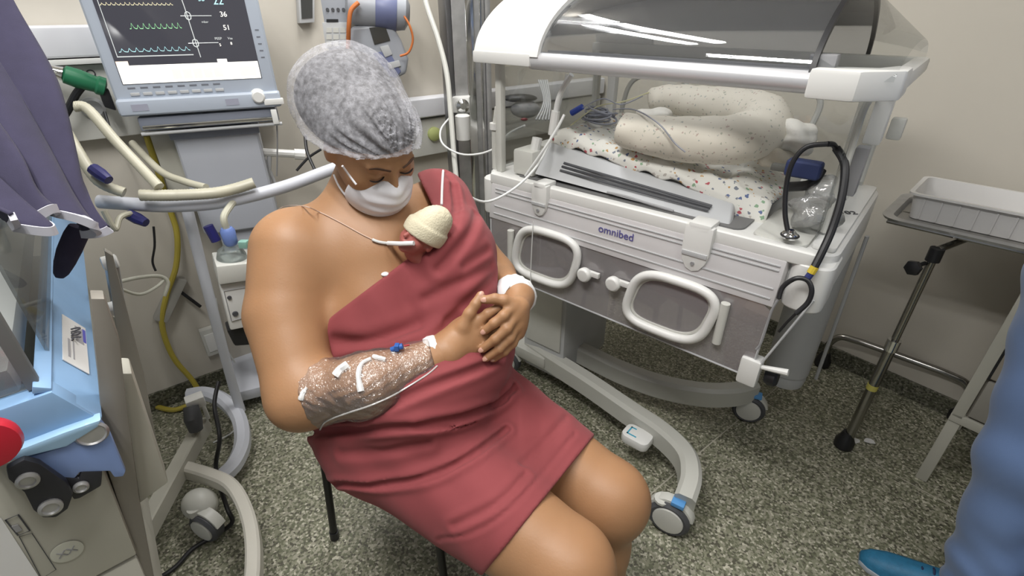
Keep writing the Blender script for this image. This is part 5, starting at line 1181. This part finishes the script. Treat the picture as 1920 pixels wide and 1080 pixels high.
l_f = {'thumb': ([HT(962, 572, .048), HT(945, 563, .058), HT(928, 560, .060), HT(910, 562, .058)], [.0130, .0110, .0100, .0086]),
       'index': ([HT(958, 578, .052), HT(944, 592, .066), HT(926, 606, .066), HT(909, 620, .058)], [.0112, .0104, .0094, .0082]),
       'middle': ([HT(966, 592, .046), HT(950, 616, .062), HT(928, 636, .062), HT(905, 654, .052)], [.0112, .0104, .0095, .0082]),
       'ring': ([HT(970, 606, .038), HT(956, 634, .050), HT(936, 654, .050), HT(912, 671, .042)], [.0106, .0098, .0090, .0078]),
       'little': ([HT(972, 622, .030), HT(962, 644, .036), HT(946, 660, .036), HT(926, 673, .030)], [.0092, .0084, .0077, .0068])}
pax = unit(HT(900, 620, .034)-HT(850, 650, .034)); pnz = unit(A3(CAM)-HT(874, 630, .03)); pnz = unit(pnz-pax*(pnz @ pax)); PR_ = np.stack([pax, np.cross(pnz, pax), pnz])
def d_hands(P):
    d = smin(d_cone(P, wrR, HT(856, 646, .034), .031, .026), d_ell(P, HT(877, 630, .031), (.048, .042, .022), PR_), .025)
    for kx, ky, ku, rr_ in ((897, 604, .040, .0135), (903, 620, .037, .013), (904, 636, .032, .0125), (903, 651, .026, .0115)):
        d = smin(d, d_cone(P, HT(856, 645, .036), HT(kx, ky, ku), .020, rr_), .012)
    d = smin(d, d_cone(P, HT(846, 640, .040), HT(868, 612, .048), .024, .0145), .015)
    d = smin(d, d_cone(P, elR*.35+wrR*.65, wrR, .036, .034), .02)
    for j, r in r_f.values():
        c = np.full(len(P), 9.)
        for k in range(3): c = smin(c, d_cone(P, j[k], j[k+1], r[k], r[k+1]), .004)
        d = smin(d, c, .008)
    e = smin(d_cone(P, wrL, HT(966, 584, .040), .027, .020), d_cone(P, wrL, HT(970, 608, .030), .026, .018), .02)
    e = smin(e, d_cone(P, HT(975, 575, .03), HT(972, 625, .022), .018, .013), .015)
    e = smin(e, d_cone(P, elL*.4+wrL*.6, wrL, .036, .029), .02)
    for j, r in l_f.values():
        c = np.full(len(P), 9.)
        for k in range(3): c = smin(c, d_cone(P, j[k], j[k+1], r[k], r[k+1]), .004)
        e = smin(e, c, .007)
    return np.minimum(d, e) if False else smin(d, e, .0015)
hc_ = HT(905, 615, .03)
hands = sdf_obj('hands', lambda P: smin(d_hands(P), d_body(P)+.004, .004), tuple(hc_-.19), tuple(hc_+.19), .0026, handm, body, keep=lambda c: (d_hands(c) < .003))
for fs in (r_f, l_f):
    for n_, (j, r) in fs.items():
        if fs is r_f and n_ != 'thumb': continue
        tip, pv = j[3], j[2]; dr = unit(tip-pv); tc_ = unit(A3(CAM)-tip); nrm = unit(tc_-dr*(tc_ @ dr)); side = np.cross(dr, nrm)
        c = tip+dr*r[3]*.15+nrm*r[3]*.80
        obj('fingernail', MB().ell(V(tuple(c)), (r[3]*.62, r[3]*.85, r[3]*.24), 14, x=tuple(side), y=tuple(dr), z=tuple(nrm)), nailm, body)
# ------------------------------------------------------------------ film wrap, tapes and cannula on the forearms
film = clear('cling_film', (.985, .975, .965), .32, rough=.20, bump=1, bscale=130, bdist=.0035, solid=.06, solidcol=(.9, .86, .84))
armcone = lambda P, e: np.minimum(d_cone(P, elR, PT(690, 715, .962), .056+e, .054+e), d_cone(P, PT(690, 715, .962), wrR, .052+e, .030+e))
ax_ = unit(wrR-elR)
def d_film(P):
    s_ = (P-elR) @ ax_; cn_ = smin(d_cone(P, elR, PT(692, 722, .925), .056, .054), d_cone(P, PT(692, 722, .925), wrR, .054, .033), .03)
    d = smax(d_body(P)-.0042, cn_-.009, .008)
    d = d+.0014*np.sin(P[:, 0]*170+3*np.sin(P[:, 2]*90))*np.sin(P[:, 2]*150+P[:, 1]*130)+.0007*np.sin(P[:, 0]*420+P[:, 1]*300)*np.sin(P[:, 2]*390)
    L_ = np.linalg.norm(wrR-elR)
    d = smax(d, s_-(L_-.025), .004); return smax(d, .018-s_, .004)
filmo = sdf_obj('film_wrap', d_film, tuple(elR-.1), tuple(wrR+.1), .0036, film, woman, label='clear plastic film wrapped round the forearm')
tape = mat('gauze_white', (.78, .78, .78), .8)
armf = lambda P: d_film(P)
def strip(name, pix, w_, m, lab_=None, lift_=.0012, fn=armf, par=None, thick=.0016):
    c = cat([V((x, y, 0)) for x, y in pix], 5); pts = surfpts(fn, [(q.x, q.y) for q in c], lift_); 
    return obj(name, MB().tube(pts, w_, 8, flat=.35, up=tuple((CAM-pts[0]).normalized())) if False else MB().tube(pts, w_, 8), m, par or woman, label=lab_)
strip('tape', [(696, 672), (678, 682), (672, 704), (677, 734)], [.0035]*7+[.0045]*6+[.006]*3, tape, lift_=-.001)
strip('tape', [(652, 684), (638, 694), (630, 704)], .0085, tape, lift_=-.003)
strip('tape', [(575, 727), (568, 738), (565, 748)], [.003]*3+[.005]*5+[.006]*3, tape, lift_=-.002, fn=lambda P: np.minimum(d_film(P), d_skin(P)))
strip('tape', [(722, 674), (700, 668)], .004, tape, lift_=-.001)
obj('cuff_gauze', MB().tube([V(tuple(wrR*(1-k)+elR*k)) for k in (.035, .06, .10, .13)], [.036, .040, .042, .040], 22), tape, woman, label='white gauze band at the wrist')
strip('film_edge', [(820, 686), (800, 703), (760, 728), (730, 745), (690, 762), (650, 775), (612, 790), (600, 806)], .0016, clear('film_edge_mat', (.9, .9, .9), .5, rough=.2, solid=.5, solidcol=(.8, .78, .76)), fn=lambda P: np.minimum(d_film(P), d_dress(P)), lift_=.001)
can = surfpts(armf, [(745, 656)], .002)[0]
ca = obj('cannula', MB().tube([can+V((-.012, 0, 0)), can+V((.010, .004, .006))], [.005, .006]).obox(can+V((.0, 0, .006)), (.004, 0, 0), (0, .006, 0), (0, 0, .006)), mat('cannula_blue', (.03, .12, .42), .4), woman, .001, label='blue cannula port')
obj('cannula_tube', MB().tube([can+V((.012, .004, .006)), can+V((.022, .006, .007))], .002), mat('tiny_red', (.4, .02, .03), .5), ca)
dL = unit(wrL-elL)
mbx = MB().tube([V(tuple(wrL+dL*k)) for k in (-.048, -.030, -.008, .014)], [.039, .041, .041, .037], 24)
for i, p in enumerate(mbx.v): mbx.v[i] = p+V((math.sin(p.z*300+p.y*200)*.002, math.sin(p.x*260)*.002, math.sin(p.x*240+p.y*210)*.002))
obj('wrist_dressing', mbx, tape, woman, label='white gauze dressing on the left wrist', ang=80)
# ------------------------------------------------------------------ lines across the chest
chest = lambda P: np.minimum(d_skin(P), d_dress(P))
t = thing('feeding_line', 'fine clear tube lying across the bare shoulder to the baby', 'tube', V(tuple(shR)))
obj('line', MB().tube(cat(surfpts(chest, [(505, 408), (530, 388), (565, 386), (600, 398), (640, 418), (680, 440), (705, 452)], .002), 5), .0012, 6), mat('line_clear', (.62, .45, .36), .3), t)
obj('line_joint', MB().tube(cat(surfpts(chest, [(698, 449), (712, 454), (735, 457)], .004), 4), .0030, 8), tubem, t)
# chair
t = thing('chair', 'dark metal chair mostly hidden under the seated person', 'chair', (-.25, .9, 0))
legp = mat('chair_black', (.012, .012, .012), .4, .3)
bk_ = Pz(628, 1008, 0); fl_ = Pz(838, 1128, 0)
sd = V(tuple(fd)); sl = V(tuple(ld)); sc0 = V((-.245, .90, 0))
corn = {}
for a, b in ((-1, -1), (-1, 1), (1, -1), (1, 1)):
    top = sc0+sd*(a*.18)+sl*(b*.18); foot = sc0+sd*(a*.21+0)+sl*(b*.20)
    if (a, b) == (-1, -1): foot = V((bk_.x, bk_.y, 0)); top = foot.lerp(V((sc0.x, sc0.y, 0)), .12)
    if (a, b) == (1, -1): foot = V((fl_.x, fl_.y, 0)); top = foot.lerp(V((sc0.x, sc0.y, 0)), .12)
    corn[(a, b)] = top
    obj('leg', MB().tube([V((foot.x, foot.y, 0.012)), V((top.x, top.y, .385))], .0105, 12), legp, t)
    obj('foot_cap', MB().tube([V((foot.x, foot.y, 0)), V((foot.x, foot.y, .03)).lerp(V((top.x, top.y, .03)), .05)], .0135, 12), black, t)
cs = [corn[(-1, -1)], corn[(1, -1)], corn[(1, 1)], corn[(-1, 1)]]
obj('seat', MB().prism([V((p.x, p.y, .385)) for p in cs], (0, 0, .022)), mat('chair_seat', (.03, .03, .035), .6), t, .01, seg=3)
obj('seat_frame', MB().tube([V((p.x, p.y, .38)) for p in cs], .010, closed=True), legp, t)
# ------------------------------------------------------------------ the baby under the wrap
bskin = mat('baby_skin', (.40, .12, .10), .5, nscale=30, namt=.12, sss=.15)
BP = PT(790, 452, .5)
tb = float(trace(lambda P: np.minimum(torso_dress0(P), d_body(P)), [(790, 450)])[1][0])
baby = thing('baby', 'tiny newborn with a cream knitted cap tucked in the red wrap against the chest', 'baby', V(tuple(PT(800, 440, tb))))
bh = PT(786, 447, tb-.012)
bU = unit(PT(822, 395, tb-.02)-bh)                      # crown direction
bF = unit(A3(CAM)-bh-.0); bF = unit(PT(752, 462, tb-.035)-bh); bF = unit(bF-bU*(bF @ bU)); bX = np.cross(bF, bU); BR = np.stack([bX, bF, bU])
def bl(x, y, z): return bh+bX*x+bF*y+bU*z
def d_baby(P):
    q = (P-bh) @ BR.T
    d = E_(q, (0, -.004, .012), (.031, .036, .034)); d = smin(d, E_(q, (0, .012, -.016), (.022, .020, .020)), .015)
    for s in (-1, 1):
        d = smin(d, E_(q, (s*.016, .018, -.010), (.010, .010, .011)), .008)
        d = -smin(-d, E_(q, (s*.013, .037, .004), (.008, .007, .005)), .005)
        d = smin(d, E_(q, (s*.013, .028, .003), (.0065, .0055, .0045)), .003)
        d = smin(d, E_(q, (s*.031, -.004, -.002), (.004, .007, .010)), .004)
    d = smin(d, d_cone(q, np.array([0, .031, .006]), np.array([0, .038, -.006]), .003, .0045), .004)
    d = smin(d, E_(q, (0, .032, -.017), (.008, .005, .0035)), .004)
    d = smin(d, E_(q, (0, .024, -.030), (.009, .008, .007)), .008)
    nb = bl(0, -.01, -.03); bd = PT(842, 520, tb+.075)
    return smin(smin(d, d_cone(P, nb, nb*.7+bd*.3, .018, .022), .01), d_ell(P, bd, (.045, .04, .07), RC_), .02)
sdf_obj('body', d_baby, tuple(bh-.17), tuple(bh+.17), .0028, bskin, baby)
hatm = mat('cap_cream', (.66, .60, .44), .9, bump=.7, bscale=350, nscale=60, namt=.08)
def d_hat(P):
    q = (P-bh) @ BR.T
    d = smin(E_(q, (0, -.004, .018), (.038, .042, .044)), E_(q, (-.004, -.010, .054), (.026, .027, .023)), .02)
    d = d+.0006*np.sin(np.arctan2(q[:, 1], q[:, 0])*60)*np.clip((q[:, 2]-.026)/.01, 0, 1)
    e = q[:, 2]-.004-.25*(q[:, 1]*-.2+q[:, 0]*0)
    d = d-.0035*np.clip((.030-e)/.004, 0, 1)*1.0
    d = smax(d, -e, .003)
    return np.maximum(d, -E_(q, (0, -.004, .012), (.030, .035, .033)))
sdf_obj('knitted_cap', d_hat, tuple(bh-.09), tuple(bh+.10), .0024, hatm, baby, label='cream knitted cap with folded brim')
bt_ = [V(tuple(p)) for p in (bl(.004, .040, -.012), bl(-.012, .052, -.010), bl(-.030, .058, -.002))]
bt2 = surfpts(lambda P: np.minimum(d_baby(P), chest(P)), [(776, 456), (752, 457), (728, 456)], .009)
obj('nasal_prong', MB().tube(bt2, .0045, 10), tape, baby)
strip('cap_string', [(828, 384), (829, 350), (831, 320)], .0028, tape, fn=chest, par=baby, lift_=.004)
# electrode dot near the neckline
ed = surfpts(chest, [(722, 514)], .001)[0]
obj('electrode', MB().ell(ed, (.008, .007, .004), 14), tape, woman)
print('person done')
# ------------------------------------------------------------------ second person at the right edge
scrub = mat('scrub_blue', (.125, .20, .38), .85, nscale=12, namt=.08, bump=.2, bscale=900, sheen=.2)
staff = thing('person', 'standing person in blue scrub trousers and blue shoe at the right edge', 'person', (1.25, .72, 0))
fs_ = unit((-.72, .30, 0)); ls_ = np.cross(UPz, fs_)
aN = np.array([1.19, .72, .0])    # visible foot
aF = aN+np.array([.06, -.21, 0])
hipc = np.array([1.15, .79, .92])
def d_scrub(P):
    d = np.full(len(P), 9.)
    for a, s in ((aN, -1), (aF, 1)):
        an = a+np.array([0, 0, .07]); kn = a*.5+hipc*.5+np.array([-.015, .03, 0]); kn[2] = .50; hp_ = hipc+ls_*(.09*s)
        d = smin(d, smin(d_cone(P, an, kn, .085, .082), d_cone(P, kn, hp_+np.array([0, 0, -.02]), .082, .115), .04), .02)
    d = smin(d, d_ell(P, hipc, (.17, .13, .13), fr(ls_, fs_, UPz)), .05)
    m = np.abs(d) < .05; d = d.copy()
    d[m] += .0035*np.sin(P[m, 2]*38+np.sin(P[m, 0]*30)*2+P[m, 1]*20)+.004*np.sin(P[m, 2]*75+P[m, 0]*60)*np.clip((.35-P[m, 2])/.2, 0, 1)
    return np.maximum(d, .035-P[:, 2])
sdf_obj('trousers', d_scrub, (.85, .30, 0), (1.62, 1.05, 1.1), .009, scrub, staff)
def d_tunic(P):
    c = hipc+np.array([0, 0, .30]); R_ = fr(ls_, fs_, UPz)
    d = d_cone(P, hipc+UPz*.02, hipc+UPz*.42, .155, .15); q = (P-c) @ R_.T
    d = E_(q, (0, 0, 0), (.20, .14, .36))
    for s in (-1, 1):
        sh = hipc+ls_*(.17*s)+UPz*.50; d = smin(d, d_cone(P, sh, sh+ls_*(.06*s)-UPz*.20, .07, .075), .04)
    m = np.abs(d) < .05; d = d.copy(); d[m] += .004*np.sin(P[m, 2]*40+P[m, 0]*35)
    return np.maximum(d, hipc[2]-.10-P[:, 2])
sdf_obj('tunic', d_tunic, tuple(hipc-np.array([.4, .4, .2])), tuple(hipc+np.array([.4, .4, .72])), .012, scrub, staff)
def d_sb(P):
    d = d_cone(P, hipc+UPz*.48, hipc+UPz*.64, .06, .052)
    hd = hipc+UPz*.76; q = (P-hd) @ fr(ls_, fs_, UPz).T
    d = smin(d, smin(E_(q, (0, 0, .01), (.075, .095, .11)), E_(q, (0, .03, -.06), (.05, .055, .055)), .03), .02)
    d = smin(d, d_cone(q, np.array([0, .09, .0]), np.array([0, .112, -.03]), .008, .012), .01)
    for s in (-1, 1):
        sh = hipc+ls_*(.17*s)+UPz*.50; el = sh+ls_*(.07*s)-UPz*.30; wr = el+fs_*.02+UPz*.19-ls_*(.10*s)
        d = np.minimum(d, smin(d_cone(P, sh, el, .048, .042), d_cone(P, el, wr, .040, .026), .02))
        d = smin(d, d_cone(P, wr, wr+UPz*.08+fs_*.01, .026, .030), .02)
        d = smin(d, E_(q, (s*.077, 0, -.01), (.008, .016, .028)), .005)
        d = -smin(-d, E_(q, (s*.030, .105, .005), (.018, .014, .010)), .01)
        for k, L in enumerate((.07, .08, .075, .06)):
            b0 = wr+UPz*.085+fs_*(.028-.019*k); d = smin(d, d_cone(P, b0, b0+UPz*L*.8-ls_*(s*.03), .0095, .0075), .004)
        th0 = wr+UPz*.03+fs_*.02; d = smin(d, d_cone(P, th0, th0+UPz*.05+fs_*.035, .012, .009), .006)
    return d
sdf_obj('body', d_sb, tuple(hipc-np.array([.5, .5, .25])), tuple(hipc+np.array([.5, .5, .92])), .009, mat('skin_light', (.45, .27, .18), .5, sss=.1), staff)
def d_hair2(P):
    hd = hipc+UPz*.76; q = (P-hd) @ fr(ls_, fs_, UPz).T
    return smax(E_(q, (0, -.012, .02), (.086, .10, .118)), q[:, 1]*.8-q[:, 2]*.6-.015, .01)
sdf_obj('hair', d_hair2, tuple(hipc+UPz*.76-.16), tuple(hipc+UPz*.76+.16), .009, hairm, staff)
shoem = mat('shoe_blue', (.02, .16, .30), .55, nscale=60, namt=.25, bump=.4, bscale=500)
for a in (aN, aF):
    heel = V(tuple(a))-V(tuple(fs_))*.06; fx = V(tuple(fs_))
    toe = Pz(1612, 1050, 0) if a is aN else heel+fx*.27
    fdv = (toe-heel); L_ = fdv.length; fx = fdv.normalized(); sx_ = V((-fx.y, fx.x, 0))
    mb = MB(); rows = [(0, .020, .055, .0), (.04, .034, .075, 0), (.10, .036, .085, 0), (.15, .037, .070, 0), (.20, .042, .055, 0), (.25, .040, .043, 0), (.285, .030, .032, 0), (.305, .014, .020, 0)]
    n_ = 14; vs = []
    for (x, w_, h_, _) in rows:
        x = x*L_/.30
        for k in range(n_):
            q = 2*math.pi*k/n_; cz = math.sin(q); z = .012+(h_*max(0, cz)**.8 if cz > 0 else 0.0)
            vs.append(heel+fx*x+sx_*(w_*math.copysign(abs(math.cos(q))**.7, math.cos(q)))+V((0, 0, z)))
    fcs = [(i*n_+k, i*n_+(k+1) % n_, (i+1)*n_+(k+1) % n_, (i+1)*n_+k) for i in range(len(rows)-1) for k in range(n_)]
    mb.add(vs, fcs+[tuple(range(n_-1, -1, -1)), tuple(range((len(rows)-1)*n_, len(rows)*n_))])
    sh_ = obj('shoe', mb, shoem, staff, ang=60)
    outl = [heel+fx*(x*L_/.30)+sx_*(w_*1.08) for x, w_, _, _ in rows]+[heel+fx*(x*L_/.30)-sx_*(w_*1.08) for x, w_, _, _ in rows[::-1]]
    obj('sole', MB().prism(outl, (0, 0, .016)), mat('sole_pale', (.35, .38, .42), .6), sh_, .003)
    for k in range(4):
        x = (.13+k*.022)*L_/.30; z = .012+.076-k*.011
        obj('lace', MB().tube(cat([heel+fx*x+sx_*.024+V((0, 0, z-.012)), heel+fx*(x+.004)+V((0, 0, z+.006)), heel+fx*x-sx_*.024+V((0, 0, z-.012))], 4), .003, 6), mat('lace_navy', (.01, .02, .07), .7), sh_)
